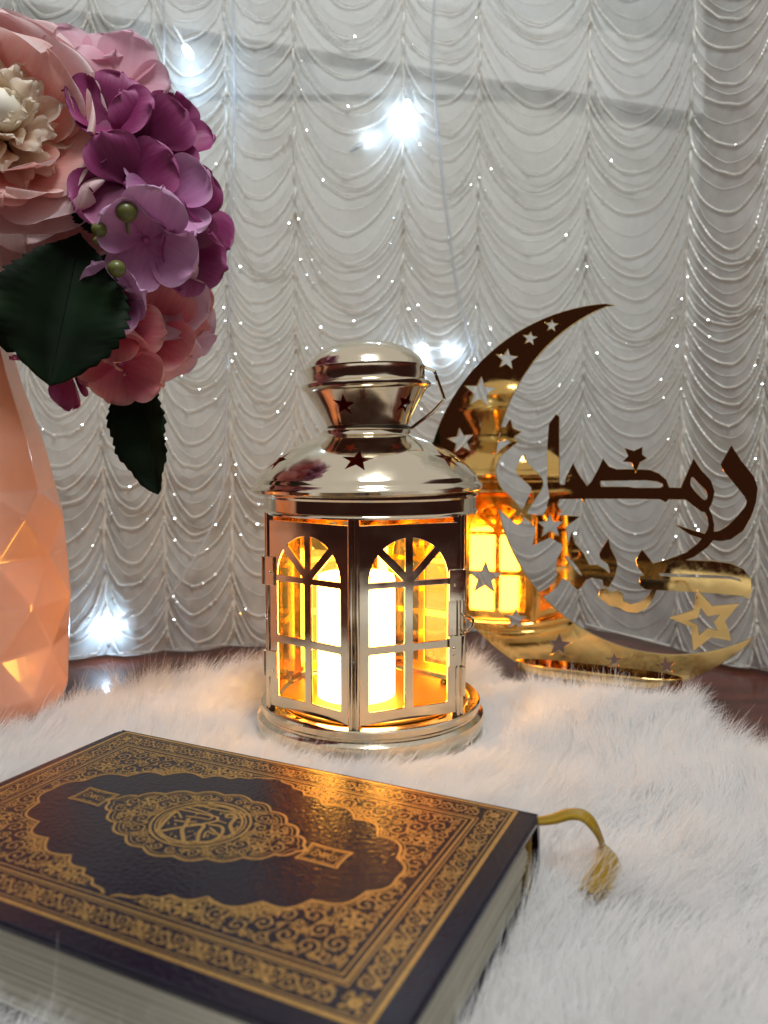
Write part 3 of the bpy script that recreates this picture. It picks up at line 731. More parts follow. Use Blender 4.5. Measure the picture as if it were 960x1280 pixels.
# page block: slightly hollow edges, sections fanning a little
m_ = MB(); vv = []; nz = 40; rb = random.Random(3)
inx, iny = .0042, .0050; per = []
def pageloop(z_, i):
    t = (z_ - TB) / (BT - 2 * TB); hol = .0022 * (1 - (2 * t - 1) ** 2); j = .00022 * math.sin(i * 1.9) + .00018 * rb.uniform(-1, 1) + .0007 * math.sin(t * 7.5 + .6)
    x0, x1, y0, y1 = inx * .8 + j, BL - inx - j * 1.4, -BW + iny + hol + j, -.0062
    L_ = []
    for a, b_ in (((x0, y0), (x1, y0)), ((x1, y0), (x1, y1)), ((x1, y1), (x0, y1)), ((x0, y1), (x0, y0))):
        for q in range(10): s_ = q / 10; L_.append((a[0] + (b_[0] - a[0]) * s_, a[1] + (b_[1] - a[1]) * s_))
    return L_
for i in range(nz + 1):
    z_ = TB - .0001 + (BT - 2 * TB + .0002) * i / nz
    vv += [(x_, y_, z_ + .0003 * math.sin(x_ * 60 + i * .2) * (0 < i < nz)) for x_, y_ in pageloop(z_, i)]
ff = []
for i in range(nz):
    for k in range(40): k2 = (k + 1) % 40; ff.append((i * 40 + k, i * 40 + k2, (i + 1) * 40 + k2, (i + 1) * 40 + k))
ff += [tuple(reversed(range(40))), tuple(range(nz * 40, nz * 40 + 40))]
m_.add(vv, ff); obj('page_block', m_.me(), M['paper'], book, sharp=70)
obj('headband', MB().tube([(BL - .0036, -.0062, TB + .001 + (BT - 2 * TB - .002) * i / 20) for i in range(21)], [.0013 + .0002 * (i % 2) for i in range(21)], 8).me(), M['ribbon'], book)
# ribbon with tassel
bmx = Matrix.Translation(book.location) @ Matrix.Rotation(book.rotation_euler.z, 4, 'Z'); bmi = bmx.inverted()
rp = [on_z(672, 1026, .0235), on_z(692, 1023, .024), on_z(712, 1017, .0255), on_z(730, 1019, .0255), on_z(745, 1033, .022), on_z(753, 1052, .016), on_z(755, 1068, .011)]
rp = [Vector(p) for p in catmull([tuple(p) for p in rp], 6)]
m_ = MB(); vv = []; 
for i, p in enumerate(rp):
    t = (rp[min(i + 1, len(rp) - 1)] - rp[max(i - 1, 0)]).normalized(); s_ = t.cross(Vector((.25, -.5, 1)).normalized()).normalized(); w_ = .0016 + .0014 * min(1, i / len(rp) * 1.3)
    nn_ = s_.cross(t)
    for k in range(5): vv.append(bmi @ (p + s_ * w_ * (k - 2) / 2 + nn_ * .0003 * ((k % 2) * 2 - 1)))
ff = [(i * 5 + k, i * 5 + k + 1, i * 5 + 6 + k, i * 5 + 5 + k) for i in range(len(rp) - 1) for k in range(4)]
m_.add(vv, ff); rib = obj('bookmark_ribbon', m_.me(), M['ribbon'], book)
sm = rib.modifiers.new('s', 'SOLIDIFY'); sm.thickness = .0005
m_ = MB(); rt = random.Random(9)
e0 = on_z(754, 1060, .0135); e1 = on_z(759, 1083, .0115)
for i in range(280):
    a = rt.uniform(0, 2 * PI); rr = math.sqrt(rt.random())
    o3 = on_z(743 + 21 * rr * math.cos(a), 1115 + 5 * rt.uniform(-1, 1) + (4 if abs(rr * math.cos(a)) < .5 else -2), .0085) + Vector((0, 0, .0028 * rr * math.sin(a)))
    mid = e1 + Vector((.0042 * rr * math.cos(a), 0, .0030 * rr * math.sin(a)))
    st = e0 + Vector((.0016 * rr * math.cos(a), 0, .0010 * math.sin(a) * rr))
    pts_ = [bmi @ Vector(p) for p in catmull([tuple(st), tuple(mid), tuple(o3)], 4)]
    m_.add(*(lambda q: (q.v, q.f))(MB().tube(pts_, .00032, 4)))
tag(obj('tassel', m_.me(), M['ribbon'], rib), kind='stuff')

# ---- gold stamping on the front cover: drawn in millimetres, u along the spine, v towards the fore edge
G = MB(); GZ = .0
class Ink:
    def __init__(s): s.v = []; s.f = []
    def stroke(s, pts, w, taper=(1, 1)):
        pts = [np.array(p, float) for p in pts]; m = len(pts)
        if m < 2: return
        k0 = len(s.v)
        for i, p in enumerate(pts):
            t = pts[min(i + 1, m - 1)] - pts[max(i - 1, 0)]; l_ = math.hypot(*t) or 1; n_ = np.array((-t[1], t[0])) / l_
            f_ = i / (m - 1); ww = (w if not callable(w) else w(f_)) * (taper[0] + (taper[1] - taper[0]) * f_) / 2
            s.v += [tuple(p + n_ * ww), tuple(p - n_ * ww)]
        s.f += [(k0 + 2 * i, k0 + 2 * i + 1, k0 + 2 * i + 3, k0 + 2 * i + 2) for i in range(m - 1)]
    def blob(s, pts):
        k0 = len(s.v); s.v += [tuple(p) for p in pts]; c_ = np.mean(np.array(pts), 0); s.v.append(tuple(c_)); n_ = len(pts)
        s.f += [(k0 + i, k0 + (i + 1) % n_, k0 + n_) for i in range(n_)]
ink = Ink()
def xf(p, o, a, s=(1, 1)):
    c_, s_ = math.cos(a), math.sin(a); x_, y_ = p[0] * s[0], p[1] * s[1]; return (o[0] + x_ * c_ - y_ * s_, o[1] + x_ * s_ + y_ * c_)
def leaf(o, a, l_, w_=.42):
    ink.blob([xf(p, o, a) for p in ((0, 0), (l_ * .3, l_ * w_ * .5), (l_ * .6, l_ * w_ * .42), (l_, l_ * .10), (l_ * .62, -l_ * w_ * .22), (l_ * .28, -l_ * w_ * .35))])
def spiral(o, r, a, d, turns=1.35, w=.42, leaves=True, inside=None):
    n_ = 22; P_ = []
    for i in range(n_ + 1):
        t = i / n_; g_ = a + d * turns * 2 * PI * t; q = r * (1 - .80 * t); P_.append((o[0] + q * math.cos(g_), o[1] + q * math.sin(g_)))
    ink.stroke(P_, w, (1.0, .75))
    ink.blob([(P_[-1][0] + .16 * r * math.cos(k * PI / 3), P_[-1][1] + .16 * r * math.sin(k * PI / 3)) for k in range(6)])
    if leaves:
        for t in (.08, .24, .40, .56, .74):
            i = int(t * n_); g_ = a + d * turns * 2 * PI * t
            leaf(P_[i], g_ + d * .7, r * .42 * (1 - .4 * t)); leaf(P_[i], g_ + PI + d * .6 * -1, r * .30 * (1 - .4 * t))
def flower(o, r, k=6, a0=0):
    for i in range(k):
        a = a0 + 2 * PI * i / k; c_ = (o[0] + r * .62 * math.cos(a), o[1] + r * .62 * math.sin(a))
        ink.blob([xf((r * .40 * math.cos(q), r * .24 * math.sin(q)), c_, a) for q in [2 * PI * t / 7 for t in range(7)]])
    ink.blob([(o[0] + r * .22 * math.cos(q), o[1] + r * .22 * math.sin(q)) for q in [2 * PI * t / 6 for t in range(6)]])
def rect(u0, u1, v0, v1, w):
    ink.stroke([(u0 - w / 2, v0), (u1 + w / 2, v0)], w); ink.stroke([(u0 - w / 2, v1), (u1 + w / 2, v1)], w)
    ink.stroke([(u0, v0 + w / 2), (u0, v1 - w / 2)], w); ink.stroke([(u1, v0 + w / 2), (u1, v1 - w / 2)], w)
U0, U1, V0, V1 = 4.6, 168.2, 5.6, 110.6
rect(U0, U1, V0, V1, 1.25); rect(U0 + 1.6, U1 - 1.6, V0 + 1.6, V1 - 1.6, .35)
rect(U0 + 9.4, U1 - 9.4, V0 + 9.4, V1 - 9.4, .35); rect(U0 + 10.5, U1 - 10.5, V0 + 10.5, V1 - 10.5, .7); rect(U0 + 12.2, U1 - 12.2, V0 + 12.2, V1 - 12.2, .45)
# scrolling vine band
def band(p0, p1, nrep):
    p0, p1 = np.array(p0, float), np.array(p1, float); L_ = np.linalg.norm(p1 - p0); e = (p1 - p0) / L_; a = math.atan2(e[1], e[0]); h = 2.9
    step = L_ / nrep; wave = []
    for i in range(nrep * 14 + 1):
        x_ = L_ * i / (nrep * 14); wave.append(xf((x_, 1.5 * math.sin(2 * PI * x_ / (2 * step))), p0, a))
    ink.stroke(wave, .42)
    for i in range(nrep):
        xc = (i + .5) * step; s_ = 1 if i % 2 else -1; c_ = xf((xc, s_ * .75), p0, a)
        spiral(c_, 2.35, a - s_ * PI / 2, s_ * (1 if i % 4 < 2 else 1), 1.25, .40)
        for dx, dy, da, l_ in ((-.42, -1.9, .5, 1.9), (.42, -1.9, 2.6, 1.9), (-.2, -2.35, .1, 1.5), (.2, -2.35, 3.0, 1.5), (-.48, 2.3, -.4, 1.6), (.48, 2.3, -2.7, 1.6)):
            leaf(xf((xc + dx * step, s_ * dy), p0, a), a + da * s_, l_)
        if i % 3 == 1: flower(xf((xc, -s_ * 2.3), p0, a), .95, 5)
        # knotwork links between the repeats
        if i % 4 == 0:
            for r_ in (1.0, 1.7): ink.stroke([xf((i * step + r_ * math.cos(q), r_ * 1.45 * math.sin(q)), p0, a) for q in [2 * PI * t / 18 for t in range(19)]], .34)
            for s2 in (-1, 1):
                ink.stroke([xf((i * step + x_, s2 * (2.9 - 1.5 * math.exp(-(x_ / 2.0) ** 2))), p0, a) for x_ in np.linspace(-4.4, 4.4, 15)], .34)
mB = 5.5
band((U0 + mB + 5, V0 + mB), (U1 - mB - 5, V0 + mB), 32); band((U0 + mB + 5, V1 - mB), (U1 - mB - 5, V1 - mB), 32)
band((U0 + mB, V0 + mB + 5), (U0 + mB, V1 - mB - 5), 20); band((U1 - mB, V0 + mB + 5), (U1 - mB, V1 - mB - 5), 20)
for cu in (U0 + mB, U1 - mB):
    for cv in (V0 + mB, V1 - mB):
        flower((cu, cv), 2.0, 8); 
        for k in range(8): leaf((cu + 2.4 * math.cos(k * PI / 4), cv + 2.4 * math.sin(k * PI / 4)), k * PI / 4 + .5, 1.5)
        for k in range(4): spiral((cu + 3.6 * math.cos(k * PI / 2 + PI / 4) * .75, cv + 3.6 * math.sin(k * PI / 2 + PI / 4) * .75), 1.1, k, 1, 1.2, .3, False)
# scalloped field edge: one quarter, mirrored
CU, CV = (U0 + U1) / 2 - .5, (V0 + V1) / 2 - .6
HX, HY = (U1 - U0) / 2 - 12.6, (V1 - V0) / 2 - 12.6
cusps = [(HX - 4.6, 0), (HX - 9.0, 9.5), (HX - 20, 19), (HX - 31, 25.2), (HX - 45, 29.5), (HX - 54, 33.0)]
def arc(a, b_, bulge, n=9):
    a, b_ = np.array(a), np.array(b_); m_ = (a + b_) / 2; d_ = b_ - a; l_ = math.hypot(*d_); nrm = np.array((-d_[1], d_[0])) / l_
    if nrm @ (m_) < 0: nrm = -nrm
    return [tuple(a + d_ * t + nrm * bulge * l_ * math.sin(PI * t)) for t in np.linspace(0, 1, n)]
qb = []
bul = [.20, .26, .26, .24, .20]
for i in range(len(cusps) - 1): qb += arc(cusps[i], cusps[i + 1], bul[i])[:-1]
qb += [cusps[-1]] + [(HX - 56, 35.5), (HX - 60, 36.0), (HX - 62, 38.0), (HX - 66, 38.6), (HX - 68, HY)]
qb = [(x_, min(y_, HY)) for x_, y_ in qb]
def mirror(fn):
    global ink
    for sx in (1, -1):
        for sy in (1, -1):
            sub = Ink(); keep_, ink = ink, sub; fn(); ink = keep_
            k0 = len(ink.v); ink.v += [(CU + sx * x_, CV + sy * y_) for x_, y_ in sub.v]; ink.f += [tuple(i + k0 for i in f_) for f_ in sub.f]
poly_q = np.array(qb + [(HX, HY), (HX, 0)])
def dist_poly(p, poly):
    best = 1e9; n_ = len(poly)
    for i in range(n_):
        a, b_ = poly[i], poly[(i + 1) % n_]; d_ = b_ - a; t = max(0, min(1, ((p - a) @ d_) / (d_ @ d_ + 1e-9))); best = min(best, math.hypot(*(p - a - d_ * t)))
    return best
def fill(poly, rmax, rmin, seed, tries=2500, gap=.35, axis_ok=False):
    rr = random.Random(seed); lo = poly.min(0); hi = poly.max(0); done = []
    cand_ = np.array([(rr.uniform(lo[0], hi[0]), rr.uniform(lo[1], hi[1])) for _ in range(tries)]); cand_ = cand_[in_poly(cand_, [tuple(p) for p in poly])]
    info = [(dist_poly(p, poly), p) for p in cand_]
    for rt_ in np.linspace(rmax, rmin, 7):
        for d_, p in info:
            if d_ < rt_ + gap: continue
            if all(math.hypot(*(p - q)) > rt_ + r_ + gap * .5 for q, r_ in done): done.append((p, rt_))
    for i, (p, r_) in enumerate(done):
        if r_ > rmin * 1.25 and i % 5 != 2: spiral(p, r_ * 1.06, rr.uniform(0, 6.28), rr.choice((-1, 1)), 1.3, .50)
        elif r_ > rmin * 1.1: flower(p, r_ * 1.05, 6, rr.random()); ink.stroke([(p[0] + r_ * 1.25 * math.cos(q), p[1] + r_ * 1.25 * math.sin(q)) for q in np.linspace(0, 2 * PI, 16)], .3)
        else:
            for k in range(3): leaf(p, rr.uniform(0, 6.28), r_ * 1.5)
    # vines linking neighbours
    for i, (p, r_) in enumerate(done):
        ds = sorted((math.hypot(*(p - q)), j) for j, (q, _) in enumerate(done) if j != i)[:2]
        for d_, j in ds:
            if j < i and d_ < 9:
                q = done[j][0]; m_ = (p + q) / 2 + np.array((-(q - p)[1], (q - p)[0])) * .22
                ink.stroke(catmull([tuple(p + (q - p) / d_ * r_ * .8), tuple(m_), tuple(q - (q - p) / d_ * done[j][1] * .8)], 4), .36)
def spandrel():
    ink.stroke(qb, .85); ink.stroke([(x_ + 1.0 * (x_ / HX) ** .5 if x_ > 8 else x_, y_ + .9) for x_, y_ in qb[:-6]], .30)
    fill(poly_q, 3.0, .55, 4, 4500, .22)
mirror(spandrel)
# medallion
CM = (82.6, 55.4); mh, ml = 19.8, 37.5
med = []
nseg = 7
def med_base(t): return (ml * math.cos(t) , mh * math.sin(t) ** 1.0)
def mand(t):    # pointed oval
    x_ = ml * math.cos(t); y_ = mh * (1 - abs(math.cos(t)) ** 1.75) ** .93; return (x_, y_)
qt = [mand(PI / 2 * (k / 5.5)) for k in range(0, 6)] 
tp = [0, .30, .60, .88, 1.16, 1.42]
qt = [mand(t) for t in tp] + [(-mand(1.42)[0], mand(1.42)[1])]
half = []
for i in range(len(qt) - 2): half += arc(qt[i], qt[i + 1], .20 if i else .12, 8)[:-1]
half += arc(qt[-2], qt[-1], .20, 8)
up = half[:-4]
def medq(s=1.0, dxy=0): return [(x_ * s, y_ * s) for x_, y_ in up if x_ * s > -.01]
full = []
q1 = [(x_, y_) for x_, y_ in half if x_ >= 0] 
full = q1 + [(-x_, y_) for x_, y_ in q1[::-1]] + [(-x_, -y_) for x_, y_ in q1] + [(x_, -y_) for x_, y_ in q1[::-1]]
ink.stroke([(CM[0] + x_, CM[1] + y_) for x_, y_ in full], .85); ink.stroke([(CM[0] + x_ * .945, CM[1] + y_ * .935) for x_, y_ in full], .32)
CR = 15.4
for r_, w_ in ((CR, .8), (CR - 1.5, .5), (CR - 2.6, .8)): ink.stroke([(CM[0] + r_ * 1.02 * math.cos(q), CM[1] + r_ * .93 * math.sin(q)) for q in np.linspace(0, 2 * PI, 61)], w_)
pm = [(x_ * .93, y_ * .92) for x_, y_ in q1] + [((CR + .6) * 1.02 * math.cos(q), (CR + .6) * .93 * math.sin(q)) for q in np.linspace(PI / 2, 0, 14)]
CUs, CVs = CU, CV; CU, CV = CM
mirror(lambda: fill(np.array(pm), 2.5, .45, 21, 3200, .16))
CU, CV = CUs, CVs
# finials
for sx in (-1, 1):
    o_ = (CM[0] + sx * (ml + 6.6), CM[1] + .4)
    fp = []
    for k in range(4):
        a = PI / 4 + k * PI / 2; c0 = (6.6 * math.copysign(1, math.cos(a)), 4.6 * math.copysign(1, math.sin(a))); a2_ = a + PI / 2; c1 = (6.6 * math.copysign(1, math.cos(a2_)), 4.6 * math.copysign(1, math.sin(a2_)))
        m_ = ((c0[0] + c1[0]) / 2 * .93, (c0[1] + c1[1]) / 2 * .93)
        fp += catmull([c0, ((c0[0] + m_[0]) / 2 * .96, (c0[1] + m_[1]) / 2 * .96), m_, ((c1[0] + m_[0]) / 2 * .96, (c1[1] + m_[1]) / 2 * .96), c1], 3)[:-1]
    fp.append(fp[0]); ink.stroke([(o_[0] + x_, o_[1] + y_) for x_, y_ in fp], .7); ink.stroke([(o_[0] + x_ * .84, o_[1] + y_ * .80) for x_, y_ in fp], .28)
    for px_, py_, d_ in ((-3.1, 0, 1), (3.1, 0, -1)): spiral((o_[0] + px_, o_[1] + py_), 1.9, 1 + px_, d_, 1.2, .36)
    flower(o_, 1.5, 6)
    for px_, py_ in ((-1.2, 2.6), (1.2, 2.6), (-1.2, -2.6), (1.2, -2.6)): leaf((o_[0] + px_, o_[1] + py_), math.atan2(py_, px_), 1.5)
    ink.stroke([(CM[0] + sx * ml, CM[1] + .2), (CM[0] + sx * (ml + 1.4), CM[1] + .3)], 1.0)
# calligraphy in the roundel
def kz(x_, y_):
    p = on_z(170 + x_ / 5.647, 985 + y_ / 5.647, ZC); q = np.array((p.x, p.y)) - BK_A; return (1000 * float(q @ BU), 1000 * float(q @ BV))
for pts_, w_ in (
    ([(140, 312), (200, 240), (250, 192), (290, 165)], 1.3), ([(138, 312), (330, 276), (460, 258), (578, 232)], 1.2), ([(290, 165), (308, 188), (320, 215)], .8),
    ([(300, 150), (440, 178), (580, 208)], .85), ([(350, 136), (450, 160), (540, 196), (522, 222)], .8), ([(420, 116), (600, 160), (758, 182), (766, 196), (740, 212), (700, 214)], .9),
    ([(510, 106), (640, 134), (752, 170)], .8), ([(632, 198), (660, 186), (695, 192), (700, 215), (668, 258), (672, 290), (688, 322), (668, 330)], 1.35), ([(632, 198), (645, 210), (690, 208)], .8),
    ([(268, 228), (350, 240), (430, 238)], .75), ([(372, 214), (352, 262), (326, 292), (332, 350), (338, 385), (372, 396)], 1.4), ([(168, 318), (198, 352), (250, 384), (330, 376)], .8),
    ([(380, 262), (440, 258), (478, 272), (446, 318), (432, 388)], 1.35), ([(430, 384), (520, 380), (588, 346), (614, 302), (596, 272), (510, 258)], 1.15), ([(478, 352), (500, 310), (560, 332)], .75),
    ([(520, 280), (560, 312), (590, 340)], .7), ([(578, 232), (640, 252)], .6), ([(600, 342), (690, 346)], .8), ([(580, 208), (572, 236)], .9), ([(355, 200), (450, 212), (520, 226)], .75)):
    ink.stroke(catmull([kz(*p) for p in pts_], 5), w_, (1.0, .85))
for x_, y_ in ((235, 245), (275, 262), (270, 200), (190, 340), (240, 330), (275, 350), (390, 310), (410, 330), (380, 345), (360, 375), (395, 372), (500, 345), (520, 300), (545, 312), (590, 185), (610, 180), (740, 245), (720, 275), (745, 285), (510, 160), (470, 130), (570, 140), (420, 190), (705, 295)):
    p = kz(x_, y_); leaf(p, x_ * .7, 1.5, .5); leaf(p, x_ * .7 + 2.2, 1.0, .5)
me = mesh([(x_ / 1000, -y_ / 1000, 0) for x_, y_ in ink.v], ink.f)
bm = bmesh.new(); bm.from_mesh(me)
for f_ in bm.faces:
    if f_.normal.z < 0: f_.normal_flip()
bm.to_mesh(me); bm.free()
# overlapping foil strokes sit at minutely different heights so that no two faces share a plane
co = np.zeros(len(me.vertices) * 3); me.vertices.foreach_get('co', co); co = co.reshape(-1, 3)
co[:, 2] = .00004 + .00004 * np.linspace(0, 1, len(co)); me.vertices.foreach_set('co', co.ravel()); me.update()
obj('gold_stamping', me, M['gold_print'], cover, smooth=False, mx=Matrix.Translation((0, 0, TB / 2)))

# ------------------------------------------------------------------ vase
vx, vy = -.229, .40
vase = empty('vase', (vx, vy, -.02), 'glossy peach ceramic vase with diamond facets below', 'vase')
NF = 12; m_ = MB(); vv = []; ff = []
rings = [(-.000, .044, 0), (.0035, .0485, 0), (.016, .0545, .5), (.038, .0628, 0), (.061, .0620, .5), (.084, .0655, 0), (.107, .0622, .5), (.128, .0628, 0), (.140, .0580, .5), (.165, .0525, .5), (.195, .0430, .5), (.218, .0375, .5), (.228, .0372, .5), (.232, .0385, .5)]
sub = 1
for z_, r_, o_ in rings:
    for i in range(NF): a = 2 * PI * (i + o_) / NF + .12; vv.append((r_ * math.cos(a), r_ * math.sin(a), z_))
for k in range(len(rings) - 1):
    o0, o1 = rings[k][2], rings[k + 1][2]
    for i in range(NF):
        a, b_ = k * NF + i, k * NF + (i + 1) % NF; c_, d_ = a + NF, b_ + NF
        if o0 == o1: ff.append((a, b_, d_, c_))
        elif o0 == 0: ff += [(a, b_, c_), (b_, d_, c_)]
        else: ff += [(a, b_, d_), (a, d_, c_)]
ff.append(tuple(reversed(range(NF))))
m_.add(vv, ff); vme = m_.me()
vo = obj('body', vme, M['vase'], vase, smooth=True, sharp=None)
sd = vo.modifiers.new('solid', 'SOLIDIFY'); sd.thickness = .003; sd.offset = -1
bv = vo.modifiers.new('bevel', 'BEVEL'); bv.width = .0013; bv.segments = 3; bv.limit_method = 'ANGLE'; bv.angle_limit = R(4); bv.harden_normals = True

# ------------------------------------------------------------------ flowers
def petal_mesh(Lp, Wp, cup, curl, ruffle, seed, tipw=.55, notch=0.0, nu=14, nv=16, basew=.12):
    rr = random.Random(seed); ph = [rr.uniform(0, 6.28) for _ in range(5)]; fr = [rr.uniform(2.0, 3.6), rr.uniform(4, 6.5), rr.uniform(7, 11)]
    v = []; tt = []
    for j in range(nv + 1):
        t = math.sin(PI / 2 * j / nv) ** 1.15
        # outline: broadest at tipw
        w = Wp * (basew + (1 - basew) * (math.sin(PI * min(1, (t / (2 * tipw)))) if t < tipw else math.sqrt(max(0, 1 - ((t - tipw) / (1 - tipw)) ** 2.6)))) if True else 0
        if j == nv: w = Wp * .03
        for i in range(nu + 1):
            s_ = 2 * i / nu - 1
            x_ = s_ * w * .5; y_ = Lp * t
            y_ += Lp * (-.06 * s_ * s_ * t) - notch * Lp * math.exp(-(s_ / .22) ** 2) * t ** 5
            z_ = cup * Lp * (t ** 2) * .6 + cup * Wp * .35 * s_ * s_ * math.sin(PI * min(t, .9)) + curl * Lp * max(0, t - .55) ** 2 * 2.5
            e_ = max(abs(s_) ** 2 * .8, t ** 3)
            z_ += ruffle * e_ * (.5 * math.sin(fr[0] * s_ + ph[0] + t * 3) + .3 * math.sin(fr[1] * s_ + ph[1] + t * 5) + .10 * math.sin(fr[2] * s_ + ph[2]))
            y_ += ruffle * .22 * t ** 3 * math.sin(fr[1] * s_ * 1.4 + ph[3])
            v.append((x_, y_, z_)); tt.append(min(1, .75 * t + .35 * abs(s_) ** 3 * t))
    f = [(j * (nu + 1) + i, j * (nu + 1) + i + 1, (j + 1) * (nu + 1) + i + 1, (j + 1) * (nu + 1) + i) for j in range(nv) for i in range(nu)]
    me = mesh(v, f); at_ = me.attributes.new('t', 'FLOAT', 'POINT'); at_.data.foreach_set('value', tt)
    me.polygons.foreach_set('use_smooth', np.ones(len(me.polygons), bool)); return me
def put_petal(me, m, parent, mx, name='petal'):
    if len(me.materials) == 0: me.materials.append(m)
    o = bpy.data.objects.new(name, me); col.objects.link(o); o.parent = parent; o.matrix_local = mx
    o.material_slots[0].link = 'OBJECT'; o.material_slots[0].material = m; return o
rf = random.Random(42)
# --- peony
pc = at(0, 172, .368); pdir = Vector((.46, -.86, .14)).normalized()
peony = empty('peony', pc, 'large pale pink silk peony with a cream centre above the vase', 'flower')
pq = pdir.to_track_quat('Z', 'Y').to_matrix().to_4x4()      # local +z looks out of the flower
obj('receptacle', MB().sphere((0, 0, -.004), .009, 14, 10).me(), M['stem'], peony, mx=pq)
outm = [petal_mesh(.064, .074, .12, -.04, .0062, 100 + k, .60, .02, 22, 20) for k in range(5)]
midm = [petal_mesh(.052, .060, .24, .06, .0055, 120 + k, .62, .03, 22, 20) for k in range(5)]
innm = [petal_mesh(.040, .036, .34, .10, .0048, 140 + k, .66, .06, 18, 16) for k in range(5)]
crm = [petal_mesh(.026, .0105, .45, -.30, .0034, 160 + k, .74, .10, 8, 10) for k in range(5)]
def ringp(n, tilt, zoff, ms, m, a0, jt=8, name='petal', sc=1.0, roff=.003):
    for i in range(n):
        a = 2 * PI * i / n + a0 + rf.uniform(-.14, .14); tl = R(tilt + rf.uniform(-jt, jt))
        mx = pq @ Matrix.Rotation(a, 4, 'Z') @ Matrix.Translation((0, roff, zoff + rf.uniform(-.001, .001))) @ Matrix.Rotation(tl, 4, 'X') @ Matrix.Scale(1.08 * sc * rf.uniform(.93, 1.08), 4)
        put_petal(rf.choice(ms), m, peony, mx, name)
ringp(6, 4, -.008, outm, M['peony_out'], .2, sc=.90); ringp(5, 16, -.005, outm, M['peony_out'], .75, sc=.84)
ringp(5, 26, -.003, midm, M['peony_out'], .1, sc=.90); ringp(5, 34, -.001, midm, M['peony'], .6, sc=.86); ringp(4, 40, .001, innm, M['peony'], .3, roff=.010, sc=.8)
ringp(13, 34, .004, crm, M['cream'], .1, 14, 'stamen', 1.05, .005); ringp(12, 52, .006, crm, M['cream'], .3, 14, 'stamen', 1.0, .004); ringp(8, 68, .008, crm, M['cream'], .2, 10, 'stamen', .9, .004)
obj('pistil', MB().sphere((0, 0, .024), .0085, 18, 12).me(), M['cream_solid'], peony, mx=pq)
st = MB().tube([Vector(p) for p in catmull([(0, 0, -.004), (-.012, .012, -.03), (-.028, .026, -.06), (-.04, .034, -.11)], 5)], .0022, 8)
obj('stem', st.me(), M['stem'], peony)
# --- hydrangea
hc_ = Vector((-.136, .412, .246))
hyd = empty('hydrangea', hc_, 'magenta and coral silk hydrangea cluster hanging beside the peony', 'flower')
hym = [petal_mesh(.0218, .0250, .10 + .07 * k, -.28 + .06 * k, .0030, 200 + k, .60, .0, 12, 12, .16) for k in range(7)]
ex, ey, ez = .036, .032, .064
def floret(pos, nrm, kind, sc, spin):
    q = nrm.to_track_quat('Z', 'Y').to_matrix().to_4x4(); q.translation = pos
    fl_ = obj('floret', MB().sphere((0, 0, .0012), .0018, 8, 6).me(), HYD['lilac'], hyd, mx=q)
    for i in range(4):
        mx = Matrix.Rotation(spin + i * PI / 2 + rf.uniform(-.1, .1), 4, 'Z') @ Matrix.Rotation(R(rf.uniform(-4, 34)), 4, 'X') @ Matrix.Translation((0, .0012, .0002 * i)) @ Matrix.Scale(sc * rf.uniform(.9, 1.1), 4)
        put_petal(rf.choice(hym), HYD[kind], fl_, mx)
# the florets that show, from top to bottom (photo position, depth, kind)
FL = [(112, 84, .405, 'blush', (.1, -.7, .7)), (150, 112, .392, 'blush', (.3, -.8, .5)), (140, 150, .372, 'magenta', (.2, -.95, .25)), (190, 180, .376, 'magenta', (.35, -.9, .2)), (222, 180, .392, 'magenta', (.7, -.6, .3)),
      (160, 232, .366, 'magenta', (.15, -.95, -.1)), (215, 250, .372, 'lilac', (.45, -.85, .1)), (252, 268, .392, 'magenta', (.8, -.55, .05)), (188, 300, .364, 'lilac', (.2, -.97, -.1)), (236, 312, .384, 'magenta', (.7, -.7, -.2)),
      (150, 372, .372, 'lilac', (0, -.9, -.3)), (207, 366, .386, 'blush', (.5, -.8, -.2)), (228, 360, .396, 'coral', (.8, -.5, -.2)), (152, 408, .374, 'coral', (0, -.95, -.2)), (196, 410, .386, 'coral', (.4, -.8, -.4)), (232, 405, .408, 'blush', (.8, -.4, -.3)),
      (152, 452, .380, 'coral', (.05, -.85, -.5)), (110, 430, .392, 'coral', (-.3, -.8, -.4)), (208, 440, .400, 'blush', (.5, -.6, -.6)), (80, 452, .400, 'magenta', (-.4, -.6, -.6)), (120, 200, .378, 'magenta', (-.1, -.97, .1)), (95, 130, .40, 'magenta', (-.3, -.8, .4))]
for i, (px, py, Y, kind, n_) in enumerate(FL):
    floret(at(px - max(0, px - 150) * .14, py, Y) - hc_, (Vector(n_) + Vector((rf.uniform(-.2, .2), 0, rf.uniform(-.2, .2)))).normalized(), kind, rf.uniform(.92, 1.12), rf.uniform(0, 1.5))
for i in range(18):          # the far side of the cluster
    a = rf.uniform(.3, PI - .3); h_ = rf.uniform(-.85, .85); n_ = Vector((math.cos(a), math.sin(a), h_ * 1.2)).normalized(); s_ = math.sqrt(1 - h_ * h_)
    floret(Vector((ex * .9 * math.cos(a) * s_, ey * math.sin(a) * s_, ez * h_)), n_, 'blush' if h_ > .4 else rf.choice(('magenta', 'coral', 'blush')), 1.0, rf.uniform(0, 1.5))
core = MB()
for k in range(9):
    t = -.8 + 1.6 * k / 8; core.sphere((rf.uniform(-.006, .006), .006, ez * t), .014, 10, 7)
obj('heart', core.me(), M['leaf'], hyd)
sp = Vector((-.222, .40, .20)) - hc_
obj('stem', MB().tube([Vector(p) for p in catmull([(0, .004, 0), (-.02, .0, -.012), (-.055, -.006, -.020), tuple(sp), tuple(sp + Vector((0, 0, -.06)))], 5)], .0022, 8).me(), M['stem'], hyd)
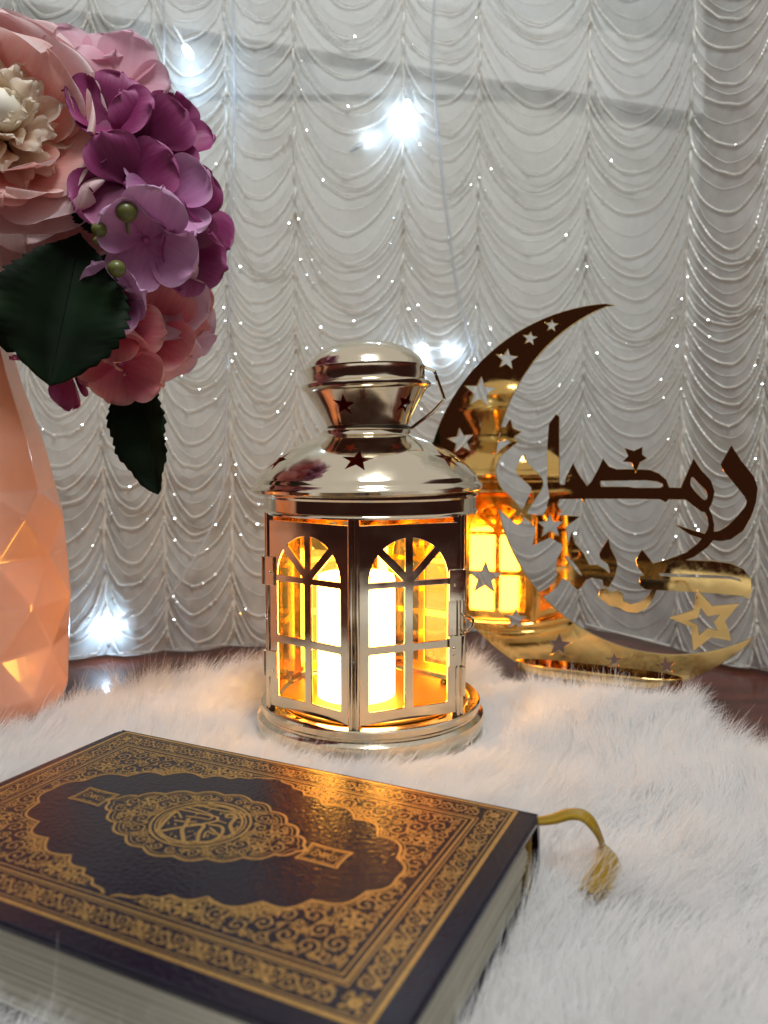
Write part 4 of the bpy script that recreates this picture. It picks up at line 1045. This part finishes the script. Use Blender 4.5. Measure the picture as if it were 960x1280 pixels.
# berries
for (px, py, r_, Y) in ((158, 265, .0048, .352), (124, 287, .0034, .350), (146, 336, .0040, .350), (122, 301, .0020, .356)):
    p = at(px, py, Y) - hc_; bb = obj('berry', MB().sphere(tuple(p), r_, 16, 10, (1, 1, .92)).me(), M['berry'], hyd)
    e_ = at(150, 318, .372) - hc_; obj('stalk', MB().tube([Vector(q) for q in catmull([tuple(p), tuple(p.lerp(e_, .5) + Vector((.002, 0, -.002))), tuple(e_)], 4)], .0009, 6).me(), M['berry'], bb)
# --- leaves (parts of the hydrangea spray)
def leaf_part(base_px, tip_px, Y0, Y1, width, fold, twist, parent, name='leaf', bendz=0.0, teeth=16, bulge=.45):
    b0 = at(*base_px, Y0); t0 = at(*tip_px, Y1); ax_ = t0 - b0; Ll = ax_.length; ax_ = ax_.normalized()
    side = ax_.cross(Vector((0, -1, 0))).normalized(); side = (Matrix.Rotation(R(twist), 3, ax_) @ side); nrm = side.cross(ax_)
    nv_, nu_ = teeth * 4, 8; v = []
    for j in range(nv_ + 1):
        t = j / nv_; w = width * math.sin(PI * min(1, t ** bulge if t < 1 else 1)) ** .8 if 0 < t < 1 else .0002
        w = width * (math.sin(PI * t ** (math.log(.5) / math.log(bulge)))) ** .75 if 0 < t < 1 else .0002
        saw = (1 + .12 * ((j % 4) / 4 - .3)) if .04 < t < .98 else 1
        for i in range(nu_ + 1):
            s_ = 2 * i / nu_ - 1
            p = b0 + ax_ * Ll * t + side * (s_ * w * .5 * (saw if abs(s_) > .9 else 1)) + nrm * (fold * w * abs(s_) + bendz * math.sin(PI * t) * Ll + .0009 * math.sin(t * 26 + s_ * 2.5) * abs(s_))
            v.append(p - hc_)
    f = [(j * (nu_ + 1) + i, j * (nu_ + 1) + i + 1, (j + 1) * (nu_ + 1) + i + 1, (j + 1) * (nu_ + 1) + i) for j in range(nv_) for i in range(nu_)]
    o = obj(name, mesh(v, f), M['leaf'], parent, sharp=None); s = o.modifiers.new('s', 'SOLIDIFY'); s.thickness = .0004
    mid_ = [b0 + ax_ * Ll * t + nrm * (bendz * math.sin(PI * t) * Ll) - hc_ for t in [q / 12 for q in range(13)]]
    obj('midrib', MB().tube(mid_, [.0009 - .0006 * q / 12 for q in range(13)], 6).me(), M['leaf'], o); return o
leaf_part((100, 292), (62, 482), .368, .352, .054, .34, -20, hyd, bulge=.58)
leaf_part((168, 440), (197, 618), .392, .386, .034, .22, 24, hyd, bulge=.50)
leaf_part((70, 300), (8, 440), .384, .380, .050, .1, 20, hyd, bulge=.55)
leaf_part((150, 300), (118, 225), .374, .372, .030, .2, 10, hyd, bulge=.5)
